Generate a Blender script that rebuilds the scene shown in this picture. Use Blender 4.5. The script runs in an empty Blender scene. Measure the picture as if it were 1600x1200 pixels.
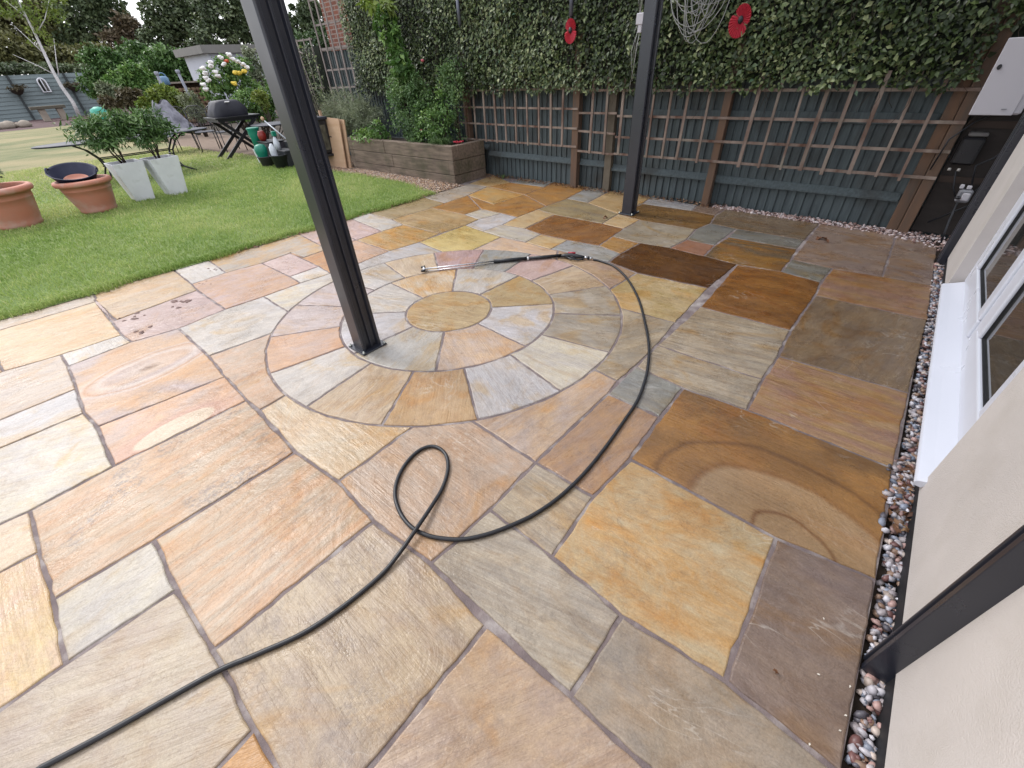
import bpy, math, random
import numpy as np
from mathutils import Vector, Matrix
rnd = random.Random(7)
RS = np.random.RandomState(11)
scn = bpy.context.scene
COL = scn.collection
# ---------------------------------------------------------------- camera
cam = bpy.data.cameras.new('camera')
cam.sensor_width = 36.0
cam.lens = 36.0 * 646.27 / 1600.0
cam.clip_start = 0.02
cam.clip_end = 600.0
camo = bpy.data.objects.new('camera', cam)
COL.objects.link(camo)
camo.matrix_world = Matrix(((0.75732, -0.37053, 0.53775, 0), (0.65136, 0.48766, -0.5813, 0), (-0.04685, 0.7905, 0.61066, 1.45), (0, 0, 0, 1)))
scn.camera = camo
# ---------------------------------------------------------------- sky and sun (overcast)
SUN_EL, SUN_AZ = math.radians(48), math.radians(-98)      # azimuth from +Y towards +X
world = bpy.data.worlds.new('World')
scn.world = world
world.use_nodes = True
nt = world.node_tree
nt.nodes.clear()
wo = nt.nodes.new('ShaderNodeOutputWorld')
bg = nt.nodes.new('ShaderNodeBackground')
sky = nt.nodes.new('ShaderNodeTexSky')
sky.sky_type = 'NISHITA'
sky.sun_disc = False
sky.sun_elevation = SUN_EL
sky.sun_rotation = SUN_AZ
sky.air_density = 1.0
sky.dust_density = 3.0
sky.ozone_density = 1.0
tc = nt.nodes.new('ShaderNodeTexCoord')
cl = nt.nodes.new('ShaderNodeTexNoise')
cl.inputs['Scale'].default_value = 2.2
cl.inputs['Detail'].default_value = 6
cr = nt.nodes.new('ShaderNodeValToRGB')
cr.color_ramp.elements[0].position = 0.25
cr.color_ramp.elements[0].color = (0.70, 0.73, 0.81, 1)
cr.color_ramp.elements[1].position = 0.7
cr.color_ramp.elements[1].color = (0.95, 0.96, 1.0, 1)
mx = nt.nodes.new('ShaderNodeMixRGB')
mx.inputs[0].default_value = 0.8
nt.links.new(tc.outputs['Generated'], cl.inputs['Vector'])
nt.links.new(cl.outputs['Fac'], cr.inputs[0])
nt.links.new(sky.outputs[0], mx.inputs[1])
vm = nt.nodes.new('ShaderNodeVectorMath')
vm.operation = 'SCALE'
vm.inputs['Scale'].default_value = 9.0
nt.links.new(cr.outputs[0], vm.inputs[0])
nt.links.new(vm.outputs[0], mx.inputs[2])
nt.links.new(mx.outputs[0], bg.inputs[0])
nt.links.new(bg.outputs[0], wo.inputs[0])
bg.inputs[1].default_value = 0.15
sl = bpy.data.lights.new('sun', 'SUN')
sl.energy = 1.15
sl.angle = math.radians(14)
sl.color = (1.0, 0.975, 0.94)
so = bpy.data.objects.new('sun', sl)
COL.objects.link(so)
sd = Vector((math.sin(SUN_AZ) * math.cos(SUN_EL), math.cos(SUN_AZ) * math.cos(SUN_EL), math.sin(SUN_EL)))
so.rotation_euler = sd.to_track_quat('Z', 'Y').to_euler()
scn.view_settings.view_transform = 'Standard'
scn.view_settings.look = 'None'
scn.view_settings.gamma = 1
scn.view_settings.exposure = 0.76
# ---------------------------------------------------------------- helpers
def lin(c, k=1.0):
    o = []
    for v in c[:3]:
        v /= 255.0
        o.append((v / 12.92 if v <= 0.04045 else ((v + 0.055) / 1.055) ** 2.4) * k)
    return tuple(o)
def rgba(c): return (c[0], c[1], c[2], 1)
class NT:
    def __init__(s, m):
        m.use_nodes = True
        s.t = m.node_tree
        s.b = s.t.nodes['Principled BSDF']
    def n(s, typ, **kw):
        nd = s.t.nodes.new('ShaderNode' + typ)
        for k, v in kw.items(): setattr(nd, k, v)
        return nd
    def l(s, a, b): s.t.links.new(a, b)
    def noise(s, vec=None, scale=5, detail=4, rough=.55, dist=0):
        nd = s.n('TexNoise')
        nd.inputs['Scale'].default_value = scale; nd.inputs['Detail'].default_value = detail
        nd.inputs['Roughness'].default_value = rough; nd.inputs['Distortion'].default_value = dist
        if vec is not None: s.l(vec, nd.inputs['Vector'])
        return nd.outputs['Fac']
    def ramp(s, fac, p0, p1, c0=(0, 0, 0), c1=(1, 1, 1)):
        nd = s.n('ValToRGB'); e = nd.color_ramp.elements
        e[0].position = p0; e[1].position = p1; e[0].color = rgba(c0); e[1].color = rgba(c1)
        s.l(fac, nd.inputs[0]); return nd.outputs[0]
    def mix(s, f, a, b, mode='MIX'):
        nd = s.n('MixRGB'); nd.blend_type = mode
        for i, v in enumerate((f, a, b)):
            if isinstance(v, (int, float)): nd.inputs[i].default_value = v if i == 0 else (v, v, v, 1)
            elif isinstance(v, tuple): nd.inputs[i].default_value = rgba(v)
            else: s.l(v, nd.inputs[i])
        return nd.outputs[0]
    def math(s, op, a, b=0.0, clamp=False):
        nd = s.n('Math'); nd.operation = op; nd.use_clamp = clamp
        for i, v in enumerate((a, b)):
            if isinstance(v, (int, float)): nd.inputs[i].default_value = v
            else: s.l(v, nd.inputs[i])
        return nd.outputs[0]
    def map(s, vec, scale=(1, 1, 1), rot=(0, 0, 0)):
        nd = s.n('Mapping'); nd.inputs['Scale'].default_value = scale; nd.inputs['Rotation'].default_value = rot
        s.l(vec, nd.inputs['Vector']); return nd.outputs[0]
    def obj(s): return s.n('TexCoord').outputs['Object']
    def attr(s, name): 
        nd = s.n('Attribute'); nd.attribute_name = name; return nd
    def bump(s, h, strength=.3, dist=.01, prev=None):
        nd = s.n('Bump'); nd.inputs['Strength'].default_value = strength; nd.inputs['Distance'].default_value = dist
        s.l(h, nd.inputs['Height'])
        if prev is not None: s.l(prev, nd.inputs['Normal'])
        s.l(nd.outputs[0], s.b.inputs['Normal']); return nd.outputs[0]
def mat(name, c, rough=.5, metal=0, var=.18, scale=12, bump=0., bscale=60, c2=None, stretch=(1, 1, 1), spec=.5, dirt=None, detail=5):
    m = bpy.data.materials.new(name); t = NT(m)
    v = t.map(t.obj(), stretch)
    f = t.noise(v, scale, detail)
    c2 = c2 or tuple(x * (1 - var) for x in c)
    col = t.mix(t.ramp(f, .3, .7), c, c2)
    if dirt:
        col = t.mix(t.math('MULTIPLY', t.ramp(t.noise(t.obj(), dirt[1], 6), .5, .75), dirt[2]), col, dirt[0])
    t.l(col, t.b.inputs['Base Color'])
    t.b.inputs['Roughness'].default_value = rough; t.b.inputs['Metallic'].default_value = metal
    t.b.inputs['Specular IOR Level'].default_value = spec
    r = t.math('ADD', t.math('MULTIPLY', f, .25), rough - .12)
    t.l(r, t.b.inputs['Roughness'])
    if bump: t.bump(t.noise(v, bscale, 4), bump, .004)
    return m
def leafmat(name, cols, rough=.4, trans=.25, spec=.5):
    """cols: three colours picked by the per-leaf attribute"""
    m = bpy.data.materials.new(name); t = NT(m)
    a = t.attr('var').outputs['Fac']
    nd = t.n('ValToRGB'); e = nd.color_ramp.elements
    e[0].color = rgba(cols[0]); e[1].color = rgba(cols[-1]); e[0].position = 0; e[1].position = 1
    for i, c in enumerate(cols[1:-1]):
        x = e.new((i + 1) / (len(cols) - 1)); x.color = rgba(c)
    t.l(a, nd.inputs[0])
    col = t.mix(t.ramp(t.noise(t.obj(), 3, 3), .35, .65), nd.outputs[0], tuple(.8 * x for x in cols[1]), 'MIX')
    col = t.mix(.35, nd.outputs[0], col)
    t.l(col, t.b.inputs['Base Color'])
    t.b.inputs['Roughness'].default_value = rough
    t.b.inputs['Specular IOR Level'].default_value = spec
    tr = t.n('BsdfTranslucent'); t.l(t.mix(.5, col, (.25, .4, .05), 'MULTIPLY'), tr.inputs[0])
    ms = t.n('MixShader'); ms.inputs[0].default_value = trans
    out = t.t.nodes['Material Output']
    t.l(t.b.outputs[0], ms.inputs[1]); t.l(tr.outputs[0], ms.inputs[2]); t.l(ms.outputs[0], out.inputs[0])
    return m
def tag(o, label=None, cat=None, group=None, kind=None):
    if label: o['label'] = label
    if cat: o['category'] = cat
    if group: o['group'] = group
    if kind: o['kind'] = kind
    return o
def thing(name, label, cat, loc=(0, 0, 0), group=None, rz=0):
    o = bpy.data.objects.new(name, None); COL.objects.link(o)
    o.location = loc; o.rotation_euler = (0, 0, rz); o.empty_display_size = .1
    return tag(o, label, cat, group)
def wl(parent):
    p = Vector((0, 0, 0))
    while parent is not None: p += parent.location; parent = parent.parent
    return p
class MB:
    def __init__(s): s.v = []; s.f = []; s.sm = []
    def add(s, V, F, smooth=False):
        n = len(s.v); s.v += [tuple(map(float, p)) for p in V]
        s.f += [tuple(i + n for i in f) for f in F]; s.sm += [smooth] * len(F); return s
    def box(s, a, b, bev=0.0, rot=None, piv=None):
        x0, y0, z0 = a; x1, y1, z1 = b
        if bev:
            e = bev
            V = []
            for z, k in ((z0, e), (z0 + e, 0), (z1 - e, 0), (z1, e)):
                for (x, y, dx, dy) in ((x0, y0, 1, 1), (x1, y0, -1, 1), (x1, y1, -1, -1), (x0, y1, 1, -1)):
                    V += [(x + dx * (e + k * .6), y + dy * k, z), (x + dx * k, y + dy * (e + k * .6), z)] if dx * dy < 0 else [(x + dx * k, y + dy * (e + k * .6), z), (x + dx * (e + k * .6), y + dy * k, z)]
            F = [tuple(range(7, -1, -1)), tuple(range(24, 32))]
            for r in range(3):
                for i in range(8):
                    j = (i + 1) % 8; F.append((r * 8 + i, r * 8 + j, r * 8 + 8 + j, r * 8 + 8 + i))
        else:
            V = [(x0, y0, z0), (x1, y0, z0), (x1, y1, z0), (x0, y1, z0), (x0, y0, z1), (x1, y0, z1), (x1, y1, z1), (x0, y1, z1)]
            F = [(3, 2, 1, 0), (4, 5, 6, 7), (0, 1, 5, 4), (1, 2, 6, 5), (2, 3, 7, 6), (3, 0, 4, 7)]
        if rot is not None:
            p = Vector(piv if piv is not None else ((x0 + x1) / 2, (y0 + y1) / 2, (z0 + z1) / 2))
            V = [rot @ (Vector(q) - p) + p for q in V]
        return s.add(V, F)
    def frus(s, c0, w0, d0, c1, w1, d1):
        V = []
        for (c, w, d) in ((c0, w0, d0), (c1, w1, d1)):
            V += [(c[0] - w / 2, c[1] - d / 2, c[2]), (c[0] + w / 2, c[1] - d / 2, c[2]), (c[0] + w / 2, c[1] + d / 2, c[2]), (c[0] - w / 2, c[1] + d / 2, c[2])]
        return s.add(V, [(3, 2, 1, 0), (4, 5, 6, 7), (0, 1, 5, 4), (1, 2, 6, 5), (2, 3, 7, 6), (3, 0, 4, 7)])
    def prism(s, poly, z0, z1):
        n = len(poly)
        V = [(x, y, z0) for x, y in poly] + [(x, y, z1) for x, y in poly]
        F = [tuple(range(n - 1, -1, -1)), tuple(range(n, 2 * n))] + [(i, (i + 1) % n, n + (i + 1) % n, n + i) for i in range(n)]
        return s.add(V, F)
    def tube(s, pts, r, n=8, closed=False, flat=1.0):
        P = [Vector(p) for p in pts]; m = len(P)
        R = r if hasattr(r, '__len__') else [r] * m
        up = Vector((0, 0, 1)); V = []; F = []
        prev = None
        for i in range(m):
            d = (P[(i + 1) % m] - P[i - 1]) if closed else (P[min(i + 1, m - 1)] - P[max(i - 1, 0)])
            if d.length < 1e-9: d = Vector((0, 0, 1))
            d.normalize()
            if prev is None:
                a = d.cross(up)
                if a.length < .05: a = d.cross(Vector((1, 0, 0)))
            else:
                a = prev - d * prev.dot(d)
                if a.length < 1e-4: a = d.cross(up)
            a.normalize(); prev = a; b = d.cross(a)
            for k in range(n):
                t = 2 * math.pi * k / n
                V.append(P[i] + a * math.cos(t) * R[i] + b * math.sin(t) * R[i] * flat)
        for i in range(m if closed else m - 1):
            j = (i + 1) % m
            for k in range(n):
                l = (k + 1) % n
                F.append((i * n + k, j * n + k, j * n + l, i * n + l))
        if not closed: F += [tuple(range(n)), tuple(range(m * n - 1, m * n - n - 1, -1))]
        return s.add(V, F, True)
    def lathe(s, prof, c=(0, 0, 0), n=32, cap=True, squash=1.0):
        V = []; F = []; m = len(prof)
        for r, z in prof:
            for k in range(n):
                t = 2 * math.pi * k / n
                V.append((c[0] + r * math.cos(t), c[1] + r * squash * math.sin(t), c[2] + z))
        for i in range(m - 1):
            for k in range(n):
                l = (k + 1) % n
                F.append((i * n + k, i * n + l, (i + 1) * n + l, (i + 1) * n + k))
        if cap: F += [tuple(range(n - 1, -1, -1)), tuple(range((m - 1) * n, m * n))]
        return s.add(V, F, True)
    def build(s, name, m, parent=None, bevel=0, local=False):
        me = bpy.data.meshes.new(name)
        p = Vector((0, 0, 0)) if local else wl(parent)
        me.from_pydata([(v[0] - p.x, v[1] - p.y, v[2] - p.z) for v in s.v], [], s.f)
        me.polygons.foreach_set('use_smooth', s.sm); me.materials.append(m); me.update()
        o = bpy.data.objects.new(name, me); COL.objects.link(o)
        if parent is not None: o.parent = parent
        if bevel:
            b = o.modifiers.new('bevel', 'BEVEL'); b.width = bevel; b.segments = 2; b.limit_method = 'ANGLE'
        return o
def npmesh(name, V, F, m, parent=None, var=None, smooth=False, color=None):
    """V (n,3), F (k, c) arrays; var: per-vertex float"""
    V = np.asarray(V, dtype=np.float32) - np.array(wl(parent), dtype=np.float32)
    F = np.asarray(F, dtype=np.int32)
    me = bpy.data.meshes.new(name)
    me.vertices.add(len(V)); me.vertices.foreach_set('co', V.ravel())
    me.loops.add(F.size); me.loops.foreach_set('vertex_index', F.ravel())
    me.polygons.add(len(F)); me.polygons.foreach_set('loop_start', np.arange(0, F.size, F.shape[1], dtype=np.int32))
    me.polygons.foreach_set('use_smooth', np.full(len(F), smooth, dtype=bool))
    me.update(calc_edges=True)
    if var is not None:
        a = me.attributes.new('var', 'FLOAT', 'POINT'); a.data.foreach_set('value', np.asarray(var, dtype=np.float32))
    if color is not None:
        a = me.attributes.new('tint', 'FLOAT_COLOR', 'POINT'); a.data.foreach_set('color', np.asarray(color, dtype=np.float32).ravel())
    me.materials.append(m)
    o = bpy.data.objects.new(name, me); COL.objects.link(o)
    if parent is not None: o.parent = parent
    return o
def unit(a): return a / (np.linalg.norm(a, axis=-1, keepdims=True) + 1e-9)
def leaves(name, P, D, Nn, L, Wd, m, parent=None, fold=.25, var=None, droop=.15):
    """one bent two-sided leaf (6 vertices, 4 faces) per point; D long axis, Nn normal"""
    n = len(P); D = unit(D); Sd = unit(np.cross(D, Nn)); Nn = np.cross(Sd, D)
    L = (np.ones(n) * L)[:, None]; Wd = (np.ones(n) * Wd)[:, None]
    base = P; tip = P + D * L - Nn * L * droop
    mid = P + D * L * .45
    a = mid + Sd * Wd * .5 + Nn * Wd * fold; b = mid - Sd * Wd * .5 + Nn * Wd * fold
    V = np.stack([base, a, tip, b, mid], 1).reshape(-1, 3)
    o = (np.arange(n) * 5)[:, None]
    F = np.concatenate([o + np.array([[0, 1, 4]]), o + np.array([[1, 2, 4]]), o + np.array([[2, 3, 4]]), o + np.array([[3, 0, 4]])], 0)
    if var is None: var = RS.rand(n)
    return npmesh(name, V, F, m, parent, np.repeat(var, 5), smooth=True)
def cloud(blobs, n, clump=.25, shell=.75, nclump=None):
    """points in clumps on the shells of ellipsoids; returns points, outward directions, clump value"""
    B = np.array(blobs, float); w = (B[:, 3] * B[:, 4] + B[:, 4] * B[:, 5] + B[:, 3] * B[:, 5]); w /= w.sum()
    nc = nclump or max(12, n // 28)
    bi = RS.choice(len(B), nc, p=w); d = unit(RS.randn(nc, 3))
    rr = shell + (1 - shell) * 1.25 * RS.rand(nc) - (RS.rand(nc) < .18) * .35 * RS.rand(nc)
    cc = B[bi, :3] + d * B[bi, 3:] * rr[:, None]; cs = clump * (.5 + RS.rand(nc))
    ci = RS.randint(0, nc, n)
    P = cc[ci] + RS.randn(n, 3) * (cs[ci] * B[bi[ci], 3:].T).T * .5
    out = unit(P - B[bi[ci], :3])
    cv = RS.rand(nc)[ci]
    return P, out, cv
def crown(name, blobs, n, L, Wd, m, parent=None, clump=.25, shell=.75, up=.3, droop=.15, nclump=None, zmin=None):
    P, out, cv = cloud(blobs, n, clump, shell, nclump)
    if zmin is not None:
        k = P[:, 2] > zmin; P, out, cv = P[k], out[k], cv[k]; n = len(P)
    D = unit(out * .6 + RS.randn(n, 3) * .7 + np.array([0, 0, -.1]))
    Nn = unit(out * .5 + RS.randn(n, 3) * .5 + np.array([0, 0, up * 2]))
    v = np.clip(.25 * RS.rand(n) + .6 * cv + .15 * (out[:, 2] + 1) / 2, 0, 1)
    return leaves(name, P, D, Nn, L * (.6 + .7 * RS.rand(n)), Wd * (.6 + .7 * RS.rand(n)), m, parent, var=v, droop=droop)
def copytree(o, parent=None):
    c = o.copy(); COL.objects.link(c)
    if parent is not None: c.parent = parent
    for ch in [x for x in bpy.data.objects if x.parent == o]: copytree(ch, c)
    return c
# ---------------------------------------------------------------- paving layout (metres)
PAL={'W':((224,217,210),(204,200,198)),'WB':((220,216,218),(204,202,206)),'C':((226,206,178),(206,186,164)),'T':((208,182,140),(190,165,125)),'P':((212,188,184),(196,170,168)),'PO':((226,184,148),(208,182,168)),'O':((212,158,98),(190,142,92)),'OW':((146,104,56),(118,82,46)),'BW':((112,76,38),(88,60,36)),'G':((165,165,160),(142,143,142)),'GB':((150,130,106),(128,112,98)),'Y':((224,203,140),(208,188,130)),'S':((198,184,162),(168,158,144)),'SO':((200,184,152),(200,160,104)),'GP':((158,140,128),(138,122,116)),'PK':((178,136,116),(158,118,100)),'PT':((172,142,100),(160,128,112)),'WC':((222,214,196),(205,200,196)),'WO':((214,206,196),(222,176,120)),'LV':((218,204,204),(204,190,192)),'OW2':((172,128,72),(130,98,60)),'G2':((150,150,144),(128,128,126)),'PT2':((198,160,120),(180,154,138)),'S2':((202,192,176),(174,166,156)),'SOG':((188,172,152),(168,158,146)),'PO2':((214,190,164),(190,170,158)),'S3':((212,194,168),(188,172,158)),'PO3':((218,178,140),(208,190,168)),'PO4':((216,182,150),(196,178,176)),'C2':((218,200,164),(220,182,140)),'C3':((212,194,176),(196,184,176)),'C4':((222,198,150),(220,190,168)),'C5':((214,200,178),(202,188,176)),'O2':((218,170,110),(205,160,110)),'PO5':((222,184,152),(214,196,180)),'PO6':((222,192,160),(206,188,178)),'PT3':((196,170,138),(184,160,146)),'SY':((206,186,152),(188,168,122)),'C6':((220,206,184),(222,194,156)),'T2':((214,184,140),(200,180,158)),'P2':((214,188,184),(222,182,148)),'T3':((206,168,112),(186,176,166)),'O3':((216,170,100),(204,176,128)),'T4':((190,170,134),(176,158,128)),'O4':((200,152,88),(178,140,96)),'C7':((212,188,148),(200,178,144)),'G3':((180,180,180),(160,162,162)),'O5':((166,120,70),(140,104,72)),'W2':((198,190,182),(176,168,160)),'S4':((182,166,130),(160,146,118)),'WB2':((184,186,192),(170,172,180)),'OW3':((140,108,62),(116,92,60)),'S5':((176,166,148),(158,150,138)),'O6':((184,146,92),(168,134,92)),'GB2':((142,126,104),(126,112,98)),'OW4':((140,104,54),(108,92,72)),'T5':((206,184,142),(194,172,134)),'WO1':((222,206,184),(222,180,120)),'P4':((206,190,178),(214,184,158)),'W2b':((216,212,204),(200,198,194)),'P5':((210,180,180),(194,166,168)),'T6':((214,186,150),(206,172,126))}
SLABS=[
([(0.144,0.685),(0.436,0.666),(0.433,1.308),(0.13,1.267)],'GP',0.2,0,0.35,0.1,0),
([(-0.5,1.001),(-0.476,0.678),(-0.176,0.657),(0.144,0.685),(0.13,1.267),(-0.482,1.288)],'SO',0.3,0.1,0.3,0.15,10),
([(-0.482,1.288),(0.13,1.267),(0.433,1.308),(0.424,1.928),(-0.177,1.948),(-0.501,1.926)],'OW2',0.15,1,0.35,0.2,0),
([(-0.19,2.258),(-0.177,1.948),(0.424,1.928),(0.429,2.581),(-0.186,2.554)],'PT',0.8,0.1,0.9,0.1,0),
([(-0.202,2.914),(-0.186,2.554),(0.429,2.581),(0.454,3.555),(-0.189,3.553)],'GB',0.4,0.1,0.8,0.1,80),
([(-0.202,3.818),(-0.189,3.553),(0.454,3.555),(0.447,4.198),(0.144,4.188),(-0.185,4.166)],'PT',0.9,0.2,0.6,0.2,5),
([(0.144,4.188),(0.447,4.198),(0.436,5.219),(0.127,5.373)],'GP',0.3,0,0.6,0.1,0),
([(-0.494,4.197),(-0.185,4.166),(0.144,4.188),(0.127,5.373),(-0.505,5.378)],'GP',0.2,0,0.5,0.1,0),
([(-0.495,3.876),(-0.202,3.818),(-0.185,4.166),(-0.494,4.197)],'G2',0.3,0,0.4,0.1,0),
([(-0.787,2.903),(-0.202,2.914),(-0.189,3.553),(-0.202,3.818),(-0.495,3.876),(-0.827,3.833)],'OW',0.3,0.4,0.6,0.1,0),
([(-0.805,2.247),(-0.19,2.258),(-0.186,2.554),(-0.202,2.914),(-0.787,2.903)],'S',0.9,0.1,0.4,0.2,8),
([(-0.802,1.959),(-0.501,1.926),(-0.177,1.948),(-0.19,2.258),(-0.805,2.247)],'S',0.6,0,0.4,0.2,8),
([(-0.801,1.634),(-0.5,1.63),(-0.501,1.926),(-0.802,1.959)],'G',0.2,0,0.3,0.3,0),
([(-0.807,1.001),(-0.5,1.001),(-0.482,1.288),(-0.5,1.63),(-0.801,1.634)],'PT2',0.4,0.1,0.3,0.3,80),
([(-0.796,0.683),(-0.476,0.678),(-0.5,1.001),(-0.807,1.001)],'S',0.8,0,0.3,0.2,0),
([(-0.808,0.372),(-0.179,0.365),(-0.176,0.657),(-0.476,0.678),(-0.796,0.683)],'S2',0.8,0.3,0.2,0.15,15),
([(-0.179,0.365),(0.061,0.363),(0.215,0.351),(0.423,0.528),(0.436,0.666),(0.144,0.685),(-0.176,0.657)],'SOG',0.2,0.3,0.2,0.2,10),
([(-0.497,-0.103),(-0.494,-0.204),(0.065,0.183),(0.061,0.363),(-0.179,0.365),(-0.5,0.351)],'PO2',0.2,0,0.1,0.2,60),
([(-1.131,-0.272),(-0.818,-0.271),(-0.689,-0.268),(-0.53,-0.27),(-0.494,-0.204),(-0.497,-0.103),(-0.5,0.351),(-0.808,0.372),(-1.131,0.342)],'S3',0.3,0,0.1,0.3,0),
([(-1.456,-0.286),(-1.131,-0.272),(-1.131,0.342),(-1.434,0.361),(-1.769,0.325),(-1.763,-0.278)],'PO3',0.9,0.1,0.1,0.2,95),
([(-2.073,-0.599),(-1.771,-0.592),(-1.763,-0.278),(-1.769,0.325),(-2.393,0.344),(-2.399,-0.288),(-2.376,-0.596)],'PO3',0.9,0.2,0.1,0.7,95),
([(-2.399,-0.288),(-2.393,0.344),(-2.752,0.357),(-2.827,-0.275)],'PO',0.3,0.6,0.1,0.2,95),
([(-3.389,-0.281),(-3.044,-0.298),(-2.827,-0.275),(-2.752,0.357),(-3.104,0.38),(-3.724,0.379),(-3.791,0.094),(-3.768,-0.267)],'PO4',0.2,1,0.1,0.4,90),
([(-3.768,-0.267),(-3.791,0.094),(-3.981,0.076),(-4.005,-0.272)],'W',0,0,0.2,0,0),
([(-4.066,-0.565),(-4.005,-0.272),(-3.981,0.076),(-4.908,0.084),(-4.919,-0.599)],'C2',0.2,0,0.1,0.1,90),
([(-4.919,-0.599),(-4.908,0.084),(-5.189,0.119),(-5.244,-0.627)],'C3',0.3,0,0.1,0.1,90),
([(-3.997,-0.894),(-4.066,-0.565),(-4.919,-0.599),(-4.732,-0.894)],'C2',0.3,0,0.1,0.1,90),
([(-3.357,-0.812),(-3.389,-0.281),(-3.768,-0.267),(-4.005,-0.272),(-4.066,-0.565),(-3.997,-0.894)],'C3',0.6,0,0.1,0.2,90),
([(-3.05,-0.819),(-3.044,-0.298),(-3.389,-0.281),(-3.357,-0.812)],'WB',0.2,0,0.1,0,90),
([(-2.398,-0.804),(-2.376,-0.596),(-2.399,-0.288),(-2.827,-0.275),(-3.044,-0.298),(-3.05,-0.819)],'WC',0.4,0,0.1,0.1,60),
([(-2.084,-0.814),(-2.073,-0.599),(-2.376,-0.596),(-2.398,-0.804)],'C',0.4,0,0.1,0.1,90),
([(-1.463,-0.857),(-1.464,-0.599),(-1.771,-0.592),(-2.073,-0.599),(-2.084,-0.814)],'C4',0.5,0.2,0.1,0.1,0),
([(-1.464,-0.599),(-1.456,-0.286),(-1.763,-0.278),(-1.771,-0.592)],'WC',0.2,0,0.1,0.1,90),
([(-1.174,-0.862),(-0.794,-0.509),(-0.811,-0.378),(-0.818,-0.271),(-1.131,-0.272),(-1.456,-0.286),(-1.464,-0.599),(-1.463,-0.857)],'C5',0.4,0.1,0.1,0.1,60),
([(-0.811,-0.378),(-0.695,-0.426),(-0.53,-0.27),(-0.689,-0.268),(-0.818,-0.271)],'O2',0.4,0.1,0.1,0.1,60),
([(-2.752,0.357),(-2.393,0.344),(-2.241,0.349),(-2.254,0.512),(-2.377,0.517),(-2.499,0.534),(-2.619,0.563),(-2.735,0.603),(-2.847,0.654),(-2.954,0.715),(-3.054,0.787),(-3.104,0.38)],'PO5',0.3,0.1,0.1,0.3,90),
([(-3.104,0.38),(-3.054,0.787),(-3.176,0.896),(-3.282,1.02),(-3.742,1.026),(-3.765,0.727),(-3.724,0.379)],'W',0.2,0.3,0.1,0.2,80),
([(-3.282,1.02),(-3.349,1.118),(-3.406,1.221),(-3.454,1.329),(-3.492,1.441),(-3.519,1.556),(-3.535,1.673),(-3.704,1.784),(-3.715,1.631),(-3.741,1.356),(-3.742,1.026)],'WC',0.7,0,0.1,0.1,60),
([(-3.535,1.673),(-3.54,1.798),(-3.533,1.922),(-3.514,2.045),(-3.484,2.166),(-3.441,2.284),(-3.388,2.396),(-3.323,2.503),(-3.249,2.603),(-3.684,2.659),(-3.736,2.307),(-3.706,1.897),(-3.704,1.784)],'WB',0.1,0,0.15,0.1,0),
([(-3.249,2.603),(-3.144,2.716),(-3.026,2.815),(-3.047,3.26),(-3.354,3.293),(-3.675,3.336),(-3.684,2.659)],'Y',0.2,0.1,0.15,0.1,0),
([(-3.026,2.815),(-2.934,2.878),(-2.835,2.933),(-2.733,2.979),(-2.627,3.016),(-2.518,3.043),(-2.407,3.061),(-2.295,3.068),(-2.182,3.066),(-2.307,3.267),(-2.39,3.254),(-2.726,3.278),(-3.047,3.26)],'PO6',0.3,0.2,0.15,0.1,0),
([(-2.182,3.066),(-2.071,3.055),(-1.96,3.033),(-1.852,3.002),(-1.747,2.961),(-1.646,2.911),(-1.55,2.853),(-1.46,2.786),(-1.44,3.2),(-1.758,3.28),(-2.307,3.267)],'PT3',0.3,0,0.2,0.3,0),
([(-1.46,2.786),(-1.342,2.678),(-1.238,2.556),(-0.83,2.583),(-0.852,3.239),(-1.44,3.2)],'SY',0.2,0.2,0.3,0.3,0),
([(-1.172,2.459),(-1.115,2.356),(-1.068,2.248),(-1.031,2.136),(-1.004,2.021),(-0.988,1.904),(-0.983,1.786),(-0.817,1.767),(-0.802,1.959),(-0.805,2.247),(-0.83,2.583),(-1.238,2.556)],'S',0.5,0,0.3,0.2,60),
([(-0.989,1.669),(-1.005,1.553),(-1.032,1.438),(-1.07,1.327),(-1.118,1.219),(-1.175,1.117),(-1.241,1.02),(-0.807,1.001),(-0.801,1.634),(-0.817,1.767),(-0.983,1.786)],'PO6',0.5,0.3,0.15,0.2,80),
([(-1.434,0.361),(-1.131,0.342),(-0.808,0.372),(-0.796,0.683),(-0.807,1.001),(-1.241,1.02),(-1.34,0.904),(-1.452,0.801)],'P4',0.3,0.2,0.1,0.3,0),
([(-1.769,0.325),(-1.434,0.361),(-1.452,0.801),(-1.552,0.727),(-1.658,0.663),(-1.77,0.61),(-1.887,0.568),(-2.007,0.537),(-2.13,0.518),(-2.254,0.512),(-2.241,0.349)],'C6',0.2,0.2,0.1,0.2,0),
([(-4.908,0.084),(-4.317,0.108),(-4.398,0.72),(-4.586,0.737),(-5.177,0.748),(-5.189,0.119)],'T2',0.3,0.2,0.1,0.2,90),
([(-4.908,0.084),(-3.981,0.076),(-3.791,0.094),(-3.724,0.379),(-3.765,0.727),(-4.398,0.72),(-4.317,0.108)],'P',0.3,0.1,0.1,0.3,90),
([(-4.586,0.737),(-4.608,1.04),(-5.185,1.068),(-5.177,0.748)],'W',0.1,0.1,0.1,0.1,0),
([(-4.398,0.72),(-3.765,0.727),(-3.742,1.026),(-3.741,1.356),(-3.971,1.367),(-4.56,1.362),(-4.608,1.04),(-4.586,0.737)],'P2',0.6,0.1,0.1,0.1,80),
([(-4.608,1.04),(-4.56,1.362),(-4.594,1.677),(-4.339,1.695),(-4.355,1.968),(-5.235,2.053),(-5.185,1.068)],'T3',0.4,0.5,0.1,0.3,90),
([(-3.971,1.367),(-3.975,1.658),(-4.594,1.677),(-4.56,1.362)],'P',0.3,0,0.1,0.1,0),
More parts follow.
